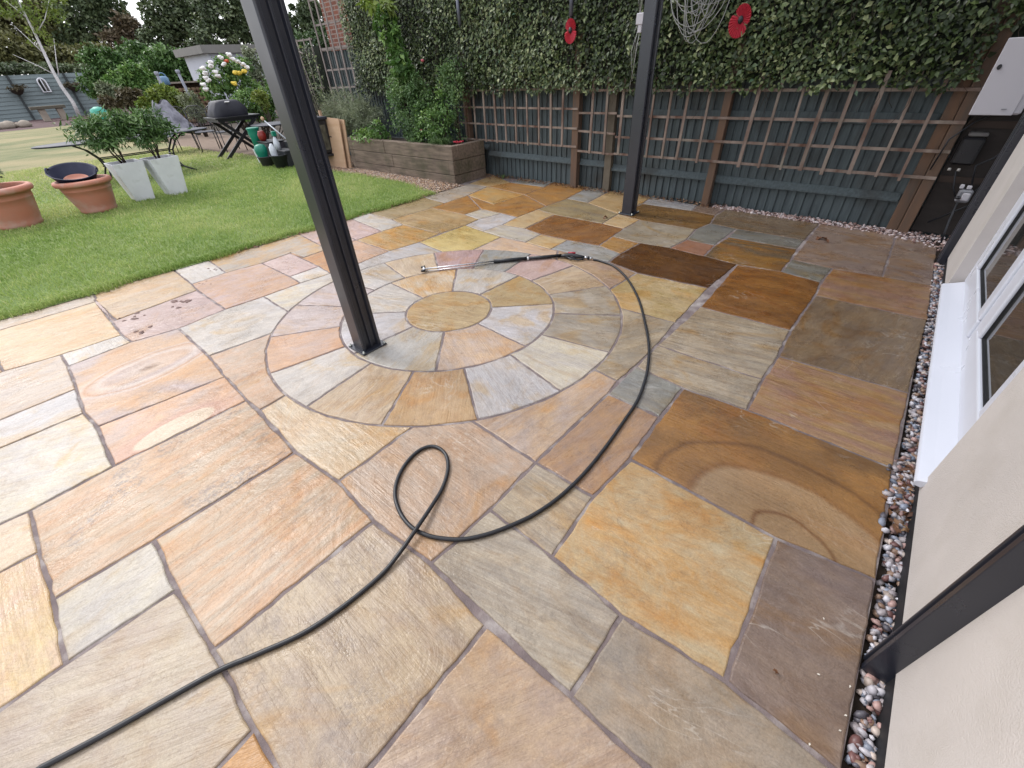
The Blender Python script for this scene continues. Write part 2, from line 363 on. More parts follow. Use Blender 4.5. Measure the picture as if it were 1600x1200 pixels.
([(-3.741,1.356),(-3.715,1.631),(-3.975,1.658),(-3.971,1.367)],'W',0.1,0,0.1,0.1,0),
([(-3.975,1.658),(-3.715,1.631),(-3.706,1.897),(-4.355,1.968),(-4.339,1.695),(-4.594,1.677)],'O',0.6,0.3,0.1,0.3,90),
([(-4.355,1.968),(-4.341,2.309),(-5.318,2.437),(-5.235,2.053)],'P',0.4,0,0.1,0.1,0),
([(-4.341,2.309),(-4.359,2.66),(-5.304,2.762),(-5.318,2.437)],'P',0.4,0,0.1,0.1,0),
([(-4.359,2.66),(-4.342,2.951),(-4.644,3.005),(-5.254,3.028),(-5.304,2.762)],'W',0.1,0,0.1,0.1,0),
([(-3.706,1.897),(-3.736,2.307),(-4.341,2.309),(-4.355,1.968)],'PO',0.3,0.2,0.1,0.3,0),
([(-3.736,2.307),(-3.684,2.659),(-3.705,2.968),(-4.342,2.951),(-4.359,2.66),(-4.341,2.309)],'O3',0.4,0.5,0.15,0.2,0),
([(-4.644,3.005),(-4.623,3.63),(-4.646,3.889),(-5.171,3.941),(-5.254,3.028)],'T4',0.2,0,0.2,0.1,0),
([(-4.342,2.951),(-3.705,2.968),(-3.675,3.336),(-3.707,3.592),(-4.004,3.645),(-4.623,3.63),(-4.644,3.005)],'T',0.8,0.2,0.2,0.3,0),
([(-4.004,3.645),(-3.993,3.932),(-4.665,4.349),(-4.646,3.889),(-4.623,3.63)],'O4',0.6,0.4,0.2,0.3,90),
([(-3.707,3.592),(-3.644,3.925),(-3.993,3.932),(-4.004,3.645)],'WC',0.2,0,0.2,0.1,0),
([(-3.354,3.293),(-3.319,3.585),(-3.367,3.905),(-3.644,3.925),(-3.707,3.592),(-3.675,3.336)],'WB',0.1,0,0.15,0.1,0),
([(-3.047,3.26),(-2.726,3.278),(-2.74,3.554),(-3.01,3.614),(-3.319,3.585),(-3.354,3.293)],'WC',0.6,0,0.15,0.1,0),
([(-2.39,3.254),(-2.396,3.559),(-2.74,3.554),(-2.726,3.278)],'C7',0.4,0,0.15,0.1,0),
([(-2.307,3.267),(-1.758,3.28),(-1.773,3.517),(-2.048,3.594),(-2.396,3.559),(-2.39,3.254)],'G3',0.2,0,0.3,0.2,0),
([(-3.01,3.614),(-2.74,3.554),(-2.396,3.559),(-2.048,3.594),(-2.099,4.184),(-2.386,4.217),(-3.048,4.22)],'O5',0.8,0.2,0.4,0.2,60),
([(-3.01,3.614),(-3.048,4.22),(-3.357,4.291),(-3.367,3.905),(-3.319,3.585)],'C7',0.3,0,0.15,0.1,0),
([(-3.644,3.925),(-3.367,3.905),(-3.357,4.291),(-3.355,4.461),(-3.966,4.783),(-4.012,4.183),(-4.665,4.349),(-3.993,3.932)],'O4',0.5,0.6,0.2,0.3,0),
([(-4.012,4.183),(-3.966,4.783),(-4.789,4.894),(-4.665,4.349)],'O3',0.4,0.5,0.2,0.2,0),
([(-4.646,3.889),(-4.665,4.349),(-4.789,4.894),(-5.175,4.877),(-5.171,3.941)],'W2',0.3,0,0.2,0.2,0),
([(-4.789,4.894),(-4.64,5.26),(-5.278,5.553),(-5.175,4.877)],'T',0.3,0,0.2,0.2,0),
([(-4.003,5.274),(-4.076,5.631),(-4.718,5.571),(-4.64,5.26)],'G3',0.2,0,0.2,0.1,0),
([(-3.966,4.783),(-4.003,5.274),(-4.64,5.26),(-4.789,4.894)],'O4',0.5,0.5,0.2,0.3,0),
([(-3.355,4.461),(-3.336,4.905),(-3.431,5.607),(-4.076,5.631),(-4.003,5.274),(-3.966,4.783)],'O4',0.4,0.5,0.2,0.2,0),
([(-3.048,4.22),(-2.386,4.217),(-2.418,4.63),(-2.991,4.865),(-3.336,4.905),(-3.355,4.461),(-3.357,4.291)],'S4',0.4,0.2,0.2,0.8,0),
([(-2.991,4.865),(-3.055,5.535),(-3.431,5.607),(-3.336,4.905)],'G3',0.2,0,0.2,0.1,0),
([(-2.418,4.63),(-2.386,5.164),(-2.421,5.499),(-3.055,5.535),(-2.991,4.865)],'T',0.5,0.3,0.2,0.3,0),
([(-2.386,5.164),(-1.761,5.175),(-1.797,5.439),(-2.421,5.499)],'WB2',0.2,0,0.3,0.1,0),
([(-1.761,5.175),(-1.476,5.137),(-1.462,5.444),(-1.797,5.439)],'GP',0.2,0,0.3,0.1,0),
([(-2.103,4.543),(-1.47,4.552),(-1.416,4.816),(-1.476,5.137),(-1.761,5.175),(-2.386,5.164),(-2.418,4.63)],'OW3',0.9,0.1,0.5,0.1,5),
([(-2.099,4.184),(-2.103,4.543),(-2.418,4.63),(-2.386,4.217)],'C7',0.2,0,0.2,0.1,0),
([(-1.753,3.872),(-1.459,3.904),(-1.423,4.206),(-1.47,4.552),(-2.103,4.543),(-2.099,4.184),(-2.077,3.903)],'S5',0.3,0,0.3,0.1,0),
([(-1.773,3.517),(-1.753,3.872),(-2.077,3.903),(-2.048,3.594)],'O6',0.3,0,0.3,0.1,0),
([(-1.758,3.28),(-1.44,3.2),(-0.852,3.239),(-0.827,3.833),(-1.125,3.869),(-1.459,3.904),(-1.753,3.872),(-1.773,3.517)],'BW',0.2,0.1,0.5,0.05,0),
([(-1.145,4.192),(-1.137,4.786),(-1.416,4.816),(-1.47,4.552),(-1.423,4.206)],'G2',0.3,0,0.3,0.2,0),
([(-1.125,3.869),(-1.145,4.192),(-1.423,4.206),(-1.459,3.904)],'PK',0.8,0,0.3,0.2,0),
([(-1.137,4.786),(-0.512,4.77),(-0.505,5.378),(-1.462,5.444),(-1.476,5.137),(-1.416,4.816)],'GB2',0.8,0.2,0.4,0.1,5),
([(-1.121,4.489),(-0.513,4.483),(-0.512,4.77),(-1.137,4.786)],'G2',0.4,0,0.3,0.1,0),
([(-1.145,4.192),(-1.125,3.869),(-0.827,3.833),(-0.495,3.876),(-0.494,4.197),(-0.513,4.483),(-1.121,4.489)],'OW4',0.4,0.8,0.5,0.3,0),
([(-2.249,2.114),(-2.221,2.112),(-2.193,2.107),(-2.165,2.099),(-2.139,2.09),(-2.113,2.078),(-2.088,2.064),(-2.065,2.047),(-2.043,2.029),(-2.023,2.009),(-1.676,2.327),(-1.725,2.377),(-1.778,2.421),(-1.836,2.461),(-1.896,2.496),(-1.96,2.526),(-2.025,2.549),(-2.093,2.567),(-2.162,2.579),(-2.231,2.585)],'T5',0.3,0.1,0.12,0.15,65),
([(-2.48,2.029),(-2.458,2.047),(-2.436,2.063),(-2.411,2.077),(-2.386,2.089),(-2.36,2.099),(-2.333,2.106),(-2.305,2.111),(-2.277,2.114),(-2.249,2.114),(-2.231,2.585),(-2.3,2.584),(-2.368,2.578),(-2.436,2.566),(-2.502,2.548),(-2.567,2.524),(-2.629,2.495),(-2.689,2.461),(-2.745,2.421),(-2.798,2.377)],'W',0.3,0.1,0.12,0.15,110),
([(-2.585,1.807),(-2.582,1.835),(-2.577,1.863),(-2.57,1.89),(-2.56,1.916),(-2.548,1.941),(-2.534,1.965),(-2.518,1.988),(-2.5,2.01),(-2.48,2.029),(-2.798,2.377),(-2.846,2.329),(-2.891,2.276),(-2.93,2.22),(-2.965,2.161),(-2.994,2.099),(-3.018,2.034),(-3.036,1.968),(-3.049,1.9),(-3.055,1.832)],'WO1',0.3,0.1,0.12,0.15,154),
([(-2.507,1.579),(-2.524,1.6),(-2.539,1.623),(-2.552,1.647),(-2.563,1.673),(-2.572,1.699),(-2.579,1.725),(-2.583,1.752),(-2.585,1.78),(-2.585,1.807),(-3.055,1.832),(-3.056,1.764),(-3.051,1.697),(-3.04,1.63),(-3.024,1.565),(-3.002,1.501),(-2.975,1.439),(-2.942,1.38),(-2.905,1.324),(-2.863,1.271)],'W',0.3,0.1,0.12,0.15,198),
([(-2.284,1.467),(-2.312,1.471),(-2.34,1.476),(-2.367,1.484),(-2.394,1.495),(-2.419,1.507),(-2.443,1.522),(-2.466,1.539),(-2.487,1.558),(-2.507,1.579),(-2.863,1.271),(-2.816,1.22),(-2.764,1.174),(-2.708,1.132),(-2.648,1.096),(-2.586,1.065),(-2.521,1.039),(-2.455,1.019),(-2.386,1.005),(-2.317,0.997)],'WB',0.3,0.1,0.12,0.15,243),
([(-2.046,1.549),(-2.068,1.53),(-2.092,1.514),(-2.117,1.5),(-2.144,1.489),(-2.171,1.48),(-2.199,1.473),(-2.227,1.468),(-2.256,1.467),(-2.284,1.467),(-2.317,0.997),(-2.247,0.996),(-2.176,1.0),(-2.107,1.011),(-2.038,1.027),(-1.972,1.05),(-1.907,1.079),(-1.846,1.113),(-1.787,1.152),(-1.733,1.197)],'W2b',0.3,0.1,0.12,0.15,288),
([(-1.938,1.77),(-1.941,1.742),(-1.947,1.715),(-1.955,1.688),(-1.965,1.661),(-1.977,1.636),(-1.991,1.612),(-2.008,1.589),(-2.026,1.568),(-2.046,1.549),(-1.733,1.197),(-1.683,1.245),(-1.638,1.297),(-1.598,1.353),(-1.563,1.412),(-1.532,1.474),(-1.508,1.538),(-1.489,1.604),(-1.476,1.672),(-1.468,1.74)],'PO6',0.3,0.1,0.12,0.15,334),
([(-2.023,2.009),(-2.004,1.987),(-1.988,1.963),(-1.973,1.938),(-1.961,1.912),(-1.952,1.884),(-1.945,1.856),(-1.94,1.828),(-1.938,1.799),(-1.938,1.77),(-1.468,1.74),(-1.467,1.811),(-1.472,1.882),(-1.483,1.952),(-1.501,2.021),(-1.525,2.088),(-1.554,2.153),(-1.589,2.215),(-1.63,2.273),(-1.676,2.327)],'WB',0.3,0.1,0.12,0.15,379),
([(-1.586,2.209),(-1.56,2.164),(-1.537,2.117),(-1.517,2.069),(-1.501,2.02),(-1.487,1.97),(-1.477,1.919),(-1.0,1.997),(-1.016,2.079),(-1.038,2.16),(-1.064,2.239),(-1.096,2.316),(-1.133,2.392),(-1.175,2.464)],'S2',0.4,0.1,0.12,0.15,20),
([(-1.798,2.436),(-1.757,2.404),(-1.717,2.37),(-1.681,2.333),(-1.646,2.294),(-1.615,2.252),(-1.586,2.209),(-1.175,2.464),(-1.221,2.534),(-1.272,2.6),(-1.327,2.663),(-1.386,2.722),(-1.449,2.778),(-1.515,2.829)],'S2',0.4,0.1,0.12,0.15,43),
([(-2.08,2.564),(-2.03,2.551),(-1.981,2.534),(-1.933,2.514),(-1.886,2.491),(-1.841,2.465),(-1.798,2.436),(-1.515,2.829),(-1.585,2.875),(-1.657,2.917),(-1.732,2.954),(-1.81,2.986),(-1.889,3.013),(-1.97,3.035)],'C',0.4,0.1,0.12,0.15,65),
([(-2.39,2.575),(-2.338,2.581),(-2.287,2.585),(-2.235,2.585),(-2.183,2.581),(-2.131,2.574),(-2.08,2.564),(-1.97,3.035),(-2.052,3.052),(-2.135,3.063),(-2.218,3.068),(-2.302,3.068),(-2.385,3.063),(-2.468,3.052)],'P',0.4,0.1,0.12,0.15,88),
([(-2.68,2.466),(-2.635,2.492),(-2.589,2.515),(-2.541,2.535),(-2.491,2.551),(-2.441,2.565),(-2.39,2.575),(-2.468,3.052),(-2.55,3.036),(-2.631,3.014),(-2.71,2.988),(-2.788,2.956),(-2.863,2.919),(-2.935,2.877)],'G3',0.4,0.1,0.12,0.15,110),
([(-2.907,2.254),(-2.875,2.295),(-2.841,2.334),(-2.804,2.371),(-2.765,2.405),(-2.724,2.437),(-2.68,2.466),(-2.935,2.877),(-3.005,2.831),(-3.071,2.78),(-3.134,2.725),(-3.194,2.666),(-3.249,2.603),(-3.3,2.536)],'P5',0.4,0.1,0.12,0.15,133),
([(-3.035,1.972),(-3.022,2.022),(-3.005,2.071),(-2.985,2.119),(-2.962,2.166),(-2.936,2.211),(-2.907,2.254),(-3.3,2.536),(-3.347,2.467),(-3.388,2.395),(-3.426,2.32),(-3.458,2.242),(-3.485,2.163),(-3.506,2.082)],'C',0.4,0.1,0.12,0.15,155),
([(-3.046,1.662),(-3.053,1.713),(-3.056,1.765),(-3.056,1.817),(-3.053,1.869),(-3.046,1.921),(-3.035,1.972),(-3.506,2.082),(-3.523,2.0),(-3.534,1.917),(-3.539,1.834),(-3.54,1.75),(-3.534,1.667),(-3.523,1.584)],'W',0.4,0.1,0.12,0.15,178),
([(-2.937,1.371),(-2.963,1.417),(-2.986,1.463),(-3.006,1.511),(-3.023,1.561),(-3.036,1.611),(-3.046,1.662),(-3.523,1.584),(-3.507,1.502),(-3.486,1.421),(-3.459,1.341),(-3.427,1.264),(-3.39,1.189),(-3.348,1.117)],'LV',0.4,0.1,0.12,0.15,200),
([(-2.725,1.145),(-2.767,1.176),(-2.806,1.211),(-2.842,1.248),(-2.877,1.287),(-2.908,1.328),(-2.937,1.371),(-3.348,1.117),(-3.302,1.047),(-3.251,0.98),(-3.196,0.917),(-3.137,0.858),(-3.074,0.803),(-3.008,0.752)],'LV',0.4,0.1,0.12,0.15,223),
([(-2.443,1.016),(-2.493,1.03),(-2.543,1.047),(-2.591,1.067),(-2.637,1.09),(-2.682,1.116),(-2.725,1.145),(-3.008,0.752),(-2.938,0.705),(-2.866,0.663),(-2.791,0.626),(-2.714,0.594),(-2.634,0.567),(-2.554,0.545)],'PO',0.4,0.1,0.12,0.15,245),
([(-2.133,1.006),(-2.185,0.999),(-2.237,0.996),(-2.289,0.996),(-2.341,0.999),(-2.392,1.006),(-2.443,1.016),(-2.554,0.545),(-2.472,0.529),(-2.389,0.518),(-2.305,0.512),(-2.221,0.512),(-2.138,0.518),(-2.055,0.529)],'W',0.4,0.1,0.12,0.15,268),
([(-1.843,1.115),(-1.888,1.089),(-1.934,1.066),(-1.983,1.046),(-2.032,1.029),(-2.082,1.016),(-2.133,1.006),(-2.055,0.529),(-1.973,0.545),(-1.892,0.566),(-1.813,0.593),(-1.735,0.625),(-1.66,0.662),(-1.588,0.704)],'C',0.4,0.1,0.12,0.15,290),
([(-1.616,1.326),(-1.648,1.285),(-1.682,1.246),(-1.719,1.209),(-1.758,1.175),(-1.799,1.144),(-1.843,1.115),(-1.588,0.704),(-1.518,0.75),(-1.452,0.801),(-1.389,0.856),(-1.33,0.915),(-1.274,0.978),(-1.223,1.044)],'T6',0.4,0.1,0.12,0.15,313),
([(-1.488,1.609),(-1.501,1.559),(-1.518,1.509),(-1.538,1.461),(-1.561,1.415),(-1.587,1.37),(-1.616,1.326),(-1.223,1.044),(-1.177,1.114),(-1.135,1.186),(-1.098,1.261),(-1.066,1.338),(-1.039,1.418),(-1.017,1.498)],'WB',0.4,0.1,0.12,0.15,335),
([(-1.477,1.919),(-1.47,1.867),(-1.467,1.815),(-1.467,1.763),(-1.471,1.711),(-1.477,1.66),(-1.488,1.609),(-1.017,1.498),(-1.0,1.58),(-0.989,1.663),(-0.984,1.747),(-0.984,1.83),(-0.989,1.914),(-1.0,1.997)],'WC',0.4,0.1,0.12,0.15,358),
([(-1.938,1.79),(-1.942,1.841),(-1.954,1.89),(-1.973,1.937),(-2.0,1.981),(-2.033,2.019),(-2.071,2.052),(-2.115,2.079),(-2.162,2.098),(-2.211,2.11),(-2.262,2.114),(-2.312,2.11),(-2.362,2.098),(-2.409,2.079),(-2.452,2.052),(-2.491,2.019),(-2.524,1.981),(-2.55,1.937),(-2.57,1.89),(-2.581,1.841),(-2.585,1.79),(-2.581,1.74),(-2.57,1.69),(-2.55,1.643),(-2.524,1.6),(-2.491,1.561),(-2.452,1.528),(-2.409,1.502),(-2.362,1.482),(-2.312,1.47),(-2.262,1.466),(-2.211,1.47),(-2.162,1.482),(-2.115,1.502),(-2.071,1.528),(-2.033,1.561),(-2.0,1.6),(-1.973,1.643),(-1.954,1.69),(-1.942,1.74)],'T5',0.8,0.1,0.12,0.1,20),
]
HOSE=[(-1.188,-0.713),(-1.179,-0.685),(-1.127,-0.535),(-1.053,-0.295),(-1.001,-0.184),(-0.943,-0.053),(-0.916,0.085),(-0.909,0.224),(-0.921,0.32),(-0.945,0.422),(-0.987,0.534),(-1.031,0.633),(-1.095,0.721),(-1.171,0.771),(-1.248,0.769),(-1.283,0.714),(-1.273,0.63),(-1.23,0.543),(-1.163,0.475),(-1.072,0.433),(-0.984,0.42),(-0.908,0.434),(-0.843,0.466),(-0.777,0.516),(-0.721,0.589),(-0.673,0.679),(-0.633,0.779),(-0.605,0.909),(-0.594,1.071),(-0.601,1.261),(-0.622,1.483),(-0.642,1.656),(-0.681,1.813),(-0.733,1.965),(-0.836,2.191),(-1.007,2.472),(-1.202,2.757),(-1.436,3.024),(-1.65,3.191),(-1.802,3.231),(-1.888,3.229)]
# ---------------------------------------------------------------- materials
ANTH = mat('anthracite_coat', (.016, .018, .027), .30, 0, .12, 6, .03, 300, spec=.7)
BLACKM = mat('black_metal', (.012, .012, .015), .42, 0, .2, 20, .05, 200)
RUBBER = mat('hose_rubber', (.008, .009, .013), .42, 0, .2, 30, .05, 400, spec=.5)
STEEL = mat('steel', (.62, .63, .66), .28, 1, .2, 40)
UPVC = mat('white_upvc', (.60, .61, .67), .3, 0, .03, 3, .0)
RENDER = mat('painted_render', lin((214, 206, 200), .80), .85, 0, .10, 3.0, .6, 220, dirt=((.36, .32, .27), 3.7, .35))
DPC = mat('damp_course', (.012, .012, .014), .6)
GLASS = mat('dark_glazing', (.035, .036, .034), .16, 0, .3, 1.5, spec=1.0)
GLASS.node_tree.nodes['Principled BSDF'].inputs['IOR'].default_value = 1.55
for _l in list(GLASS.node_tree.nodes['Principled BSDF'].inputs['Roughness'].links): GLASS.node_tree.links.remove(_l)
GLASS.node_tree.nodes['Principled BSDF'].inputs['Roughness'].default_value = .03
FENCEB = mat('blue_grey_boards', lin((108, 122, 124), .55), .75, 0, .4, 5, .3, 60, stretch=(9, 9, .7), c2=lin((88, 98, 102), .5), dirt=(lin((70, 66, 60), .45), 2.2, .8))
TRELW = mat('trellis_timber', lin((188, 170, 156), .58), .8, 0, .45, 2.2, .4, 60, c2=lin((122, 82, 64), .45), stretch=(3, 3, 1.2), dirt=(lin((158, 156, 140), .5), 4, .7))
TRELG = mat('grey_trellis_timber', lin((170, 155, 150), .6), .75, 0, .3, 6, .3, 60)
POSTW = mat('brown_post', lin((150, 112, 84), .5), .85, 0, .5, 2, .5, 50, c2=lin((116, 104, 94), .48), stretch=(5, 5, .8))
CONC = mat('concrete_post', lin((140, 128, 110), .5), .85, 0, .25, 8, .4, 90)
SLEEP = mat('sleeper_timber', lin((158, 138, 120), .6), .85, 0, .45, 3, .6, 40, c2=lin((116, 100, 88), .55), stretch=(1.2, 9, 9), dirt=(lin((80, 86, 50), .4), 2.2, .8))
SOIL = mat('soil', (.035, .022, .014), .95, 0, .5, 30, .8, 60)
TERRA = mat('terracotta', lin((206, 132, 108), .75), .65, 0, .2, 5, .1, 60, c2=lin((200, 142, 122), .72), dirt=(lin((215, 190, 178), .7), 5, .6))
WPOT = mat('pale_planter', lin((238, 238, 244), .85), .6, 0, .1, 6, .05, 50, dirt=((.30, .31, .27), 9, .45))
PLY = mat('plywood', lin((216, 180, 150), .68), .65, 0, .15, 2, .1, 40, stretch=(1, 1, 6), c2=lin((205, 165, 130), .65))
TRUNK = mat('bark', lin((92, 78, 66), .5), .9, 0, .4, 20, .6, 40, stretch=(1, 1, .3))
BIRCH = mat('birch_bark', lin((225, 222, 220), .8), .7, 0, .15, 6, .2, 40, dirt=((.08, .07, .06), 14, .6))
def slabmat():
    m = bpy.data.materials.new('riven_sandstone'); t = NT(m)
    c1 = t.attr('c1').outputs['Color']; c2 = t.attr('c2').outputs['Color']
    par = t.n('SeparateColor'); pa = t.attr('par'); t.l(pa.outputs['Color'], par.inputs[0])
    stk, swl, wet = par.outputs; stain = pa.outputs['Alpha']
    v = t.attr('suv').outputs['Vector']
    w = t.noise(t.map(v, (1.6, 1.6, 1)), 1.0, 5, .6, .6)
    nB = t.noise(t.map(v, (2.6, 3.4, 1)), 1.0, 7, .62, 1.1)
    nS = t.noise(t.map(v, (1.3, 15, 1)), 1.0, 7, .62, .7)
    nL = t.noise(t.map(v, (.9, 1.5, 1)), 1.0, 2, .4, .4)
    band = t.math('ADD', t.math('MULTIPLY', t.math('SINE', t.math('MULTIPLY', nL, 44)), .25), .5)
    f = t.mix(stk, nB, nS)
    f = t.mix(t.math('MULTIPLY', swl, .6), f, band)
    f2 = t.noise(t.map(v, (5.5, 8.5, 1)), 1.0, 6, .7, 1.4)
    col = t.mix(t.ramp(t.mix(.35, f, f2), .42, .58), c1, c2)
    # soft orange iron bleeding and pale bleached areas, both part of the stone
    warm = t.mix(1.0, col, (1.0, .80, .50), 'MULTIPLY')
    col = t.mix(t.math('MULTIPLY', t.ramp(t.noise(t.map(v, (1.9, 2.6, 1)), 1.0, 4, .6, 1.6), .53, .66), .8), col, warm)
    pale = t.mix(1.0, col, (1.12, 1.14, 1.22), 'MULTIPLY')
    col = t.mix(t.math('MULTIPLY', t.ramp(w, .48, .64), .65), col, pale)
    # long fine lamination lines
    fl = t.noise(t.map(v, (3.2, 48, 1)), 1.0, 4, .6, 1.2)
    col = t.mix(t.math('MULTIPLY', t.ramp(fl, .44, .58), t.math('ADD', t.math('MULTIPLY', stk, .5), .12)), col, t.mix(1.0, col, (.78, .72, .66), 'MULTIPLY'))
    # thin dark cracks of the riven face
    rg = t.math('ABSOLUTE', t.math('SUBTRACT', t.noise(t.map(v, (3.1, 5.0, 1)), 1.0, 5, .6, 1.4), .5))
    ck = t.ramp(rg, .0, .014, (1, 1, 1), (0, 0, 0))
    ckm = t.math('MULTIPLY', t.math('MULTIPLY', ck, t.ramp(t.noise(t.map(v, (2.1, 2.1, 1)), 1.0, 2), .48, .60)), .26)
    col = t.mix(ckm, col, (.10, .075, .06))
    # speckled manganese stains
    sp = t.ramp(t.noise(t.map(v, (38, 38, 1)), 1.0, 5, .75), .46, .57)
    sm = t.ramp(t.noise(t.map(v, (3.4, 3.4, 1)), 1.0, 4, .6, 1.0), .50, .62)
    st = t.math('MULTIPLY', t.math('MULTIPLY', sp, sm), stain, True)
    col = t.mix(t.math('MULTIPLY', st, .85), col, (.105, .095, .105))
    cl_ = t.ramp(t.noise(t.map(v, (2.2, 4.0, 1)), 1.0, 6, .65, 2.2), .50, .66)
    col = t.mix(t.math('MULTIPLY', cl_, .5), col, t.mix(1.0, col, (.80, .66, .50), 'MULTIPLY'))
    vn = t.math('ABSOLUTE', t.math('SUBTRACT', t.noise(t.map(v, (1.7, 3.6, 1)), 1.0, 3, .55, 2.0), .5))
    vnm = t.math('MULTIPLY', t.ramp(vn, .0, .011, (1, 1, 1), (0, 0, 0)), t.ramp(t.noise(t.map(v, (1.6, 1.6, 1)), 1.3, 2), .56, .64))
    col = t.mix(t.math('MULTIPLY', vnm, .26), col, (.62, .60, .56))
    # a few slabs carry one-off fossil ovals and liesegang rings: ellipses laid out on the stone itself
    def ell(idx, c, rx, ry, ang, dist, nsc):
        o = t.obj(); q = t.n('Mapping'); q.vector_type = 'TEXTURE'
        q.inputs['Location'].default_value = (c[0], c[1], 0); q.inputs['Rotation'].default_value = (0, 0, math.radians(ang)); q.inputs['Scale'].default_value = (rx, ry, 1)
        t.l(o, q.inputs['Vector']); ln = t.n('VectorMath'); ln.operation = 'LENGTH'; t.l(q.outputs[0], ln.inputs[0])
        nz = t.math('MULTIPLY', t.math('SUBTRACT', t.noise(t.map(o, (1, 1, 1)), nsc, 4, .55, .4), .5), dist)
        sp_ = t.n('SeparateXYZ'); t.l(v, sp_.inputs[0])
        mk = t.math('LESS_THAN', t.math('ABSOLUTE', t.math('SUBTRACT', sp_.outputs[2], idx * 1.7)), .4)
        return t.math('ADD', ln.outputs['Value'], nz), mk
    def paint(col, d, mk, stops, amt=1.0):
        nd = t.n('ValToRGB'); e = nd.color_ramp.elements
        e[0].position = stops[0][0]; e[0].color = (1, 1, 1, stops[0][2]); e[1].position = stops[-1][0]
        els = [e[0]] + [e.new(s_[0]) for s_ in stops[1:-1]] + [e[len(e) - 1]]
        els = sorted(list(nd.color_ramp.elements), key=lambda q_: q_.position)
        for el, s_ in zip(els, stops): el.color = (*lin(s_[1], .6), s_[2])
        t.l(t.math('MULTIPLY', d, .5), nd.inputs[0])
        return t.mix(t.math('MULTIPLY', t.math('MULTIPLY', nd.outputs['Alpha'], mk), amt), col, nd.outputs[0])
    d, mk = ell(21, (-2.463, 0.002), .20, .085, 94, .25, 5)
    col = paint(col, d, mk, [(0, (226, 204, 176), 1), (.46, (228, 206, 178), 1), (.51, (205, 155, 128), .9), (.62, (208, 160, 138), .7), (.9, (214, 170, 140), 0)])
    d, mk = ell(22, (-3.285, 0.077), .36, .20, 92, .3, 4)
    col = paint(col, d, mk, [(0, (120, 84, 54), .9), (.06, (150, 110, 76), .7), (.12, (222, 198, 180), .6), (.30, (206, 176, 160), .3), (.36, (228, 212, 200), .7), (.44, (212, 180, 158), .5), (.465, (196, 140, 96), .8), (.50, (224, 206, 190), .5), (.55, (222, 176, 130), .5), (.8, (222, 176, 130), 0)])
    d, mk = ell(2, (0.176, 1.271), .40, .30, -20, .22, 3)
    col = paint(col, d, mk, [(0, (190, 160, 124), .9), (.16, (186, 156, 118), .9), (.18, (130, 90, 56), .9), (.20, (184, 152, 112), .9), (.47, (196, 166, 130), .9), (.51, (150, 104, 60), .8), (.54, (172, 126, 74), .8), (.66, (168, 122, 68), .7), (.695, (112, 74, 38), .95), (.73, (168, 120, 62), .8), (.82, (176, 128, 74), .4), (1, (176, 128, 74), 0)], .72)
    film, fm = ell(3, (0.121, 2.292), .13, .09, 60, 1.1, 16)
    filmk = t.math('MULTIPLY', t.ramp(film, .8, 1.0, (1, 1, 1), (0, 0, 0)), fm)
    # grain
    g = t.noise(t.map(v, (160, 160, 1)), 1.0, 3, .7)
    col = t.mix(1.0, col, t.ramp(g, .3, .7, (.84, .83, .82), (1.1, 1.1, 1.1)), 'MULTIPLY')
    g2 = t.noise(t.map(v, (24, 34, 1)), 1.0, 5, .7)
    col = t.mix(1.0, col, t.ramp(g2, .3, .7, (.90, .89, .88), (1.07, 1.07, 1.07)), 'MULTIPLY')
    # damp areas that run across several slabs: darker wet stone with a lower roughness
    dampm = t.ramp(t.noise(t.obj(), 1.15, 7, .68, .5), .47, .60)
    col = t.mix(t.math('MULTIPLY', dampm, .8), col, t.mix(1.0, col, (.86, .82, .76), 'MULTIPLY'))
    t.l(col, t.b.inputs['Base Color'])
    wm = t.math('MULTIPLY', t.ramp(t.noise(t.map(v, (3.0, 5.0, 1)), 1.0, 4, .6, .8), .34, .6), wet, True)
    r = t.math('ADD', t.math('MULTIPLY', wm, -.34), t.math('ADD', t.math('MULTIPLY', g2, .25), .29))
    r = t.math('SUBTRACT', t.math('SUBTRACT', r, t.math('MULTIPLY', dampm, .13)), t.math('MULTIPLY', filmk, .12), True)
    r = t.math('MAXIMUM', r, .08)
    t.l(r, t.b.inputs['Roughness'])
    t.b.inputs['Specular IOR Level'].default_value = .42
    h = t.math('ADD', t.math('MULTIPLY', nB, 1.0), t.math('MULTIPLY', nS, .5))
    b1 = t.bump(h, .75, .014)
    b2 = t.bump(t.math('ADD', t.math('MULTIPLY', g2, .7), t.math('MULTIPLY', fl, .7)), .6, .005, b1)
    b3 = t.bump(t.math('ADD', t.math('MULTIPLY', g, .6), t.math('MULTIPLY', ck, -.5)), .35, .0015, b2)
    return m
SAND = slabmat()
MORT = mat('mortar_joint', lin((146, 130, 128), .62), .8, 0, .3, 14, .6, 220, c2=lin((122, 108, 108), .6), dirt=(lin((215, 208, 202), .8), 9, .55))
TINT = bpy.data.materials.new('pebble_stone')
_t = NT(TINT); _c = _t.attr('tint').outputs['Color']
_t.l(_t.mix(1.0, _c, _t.ramp(_t.noise(_t.obj(), 90, 4), .3, .7, (.8, .8, .8), (1.1, 1.1, 1.1)), 'MULTIPLY'), _t.b.inputs['Base Color'])
_t.b.inputs['Roughness'].default_value = .42
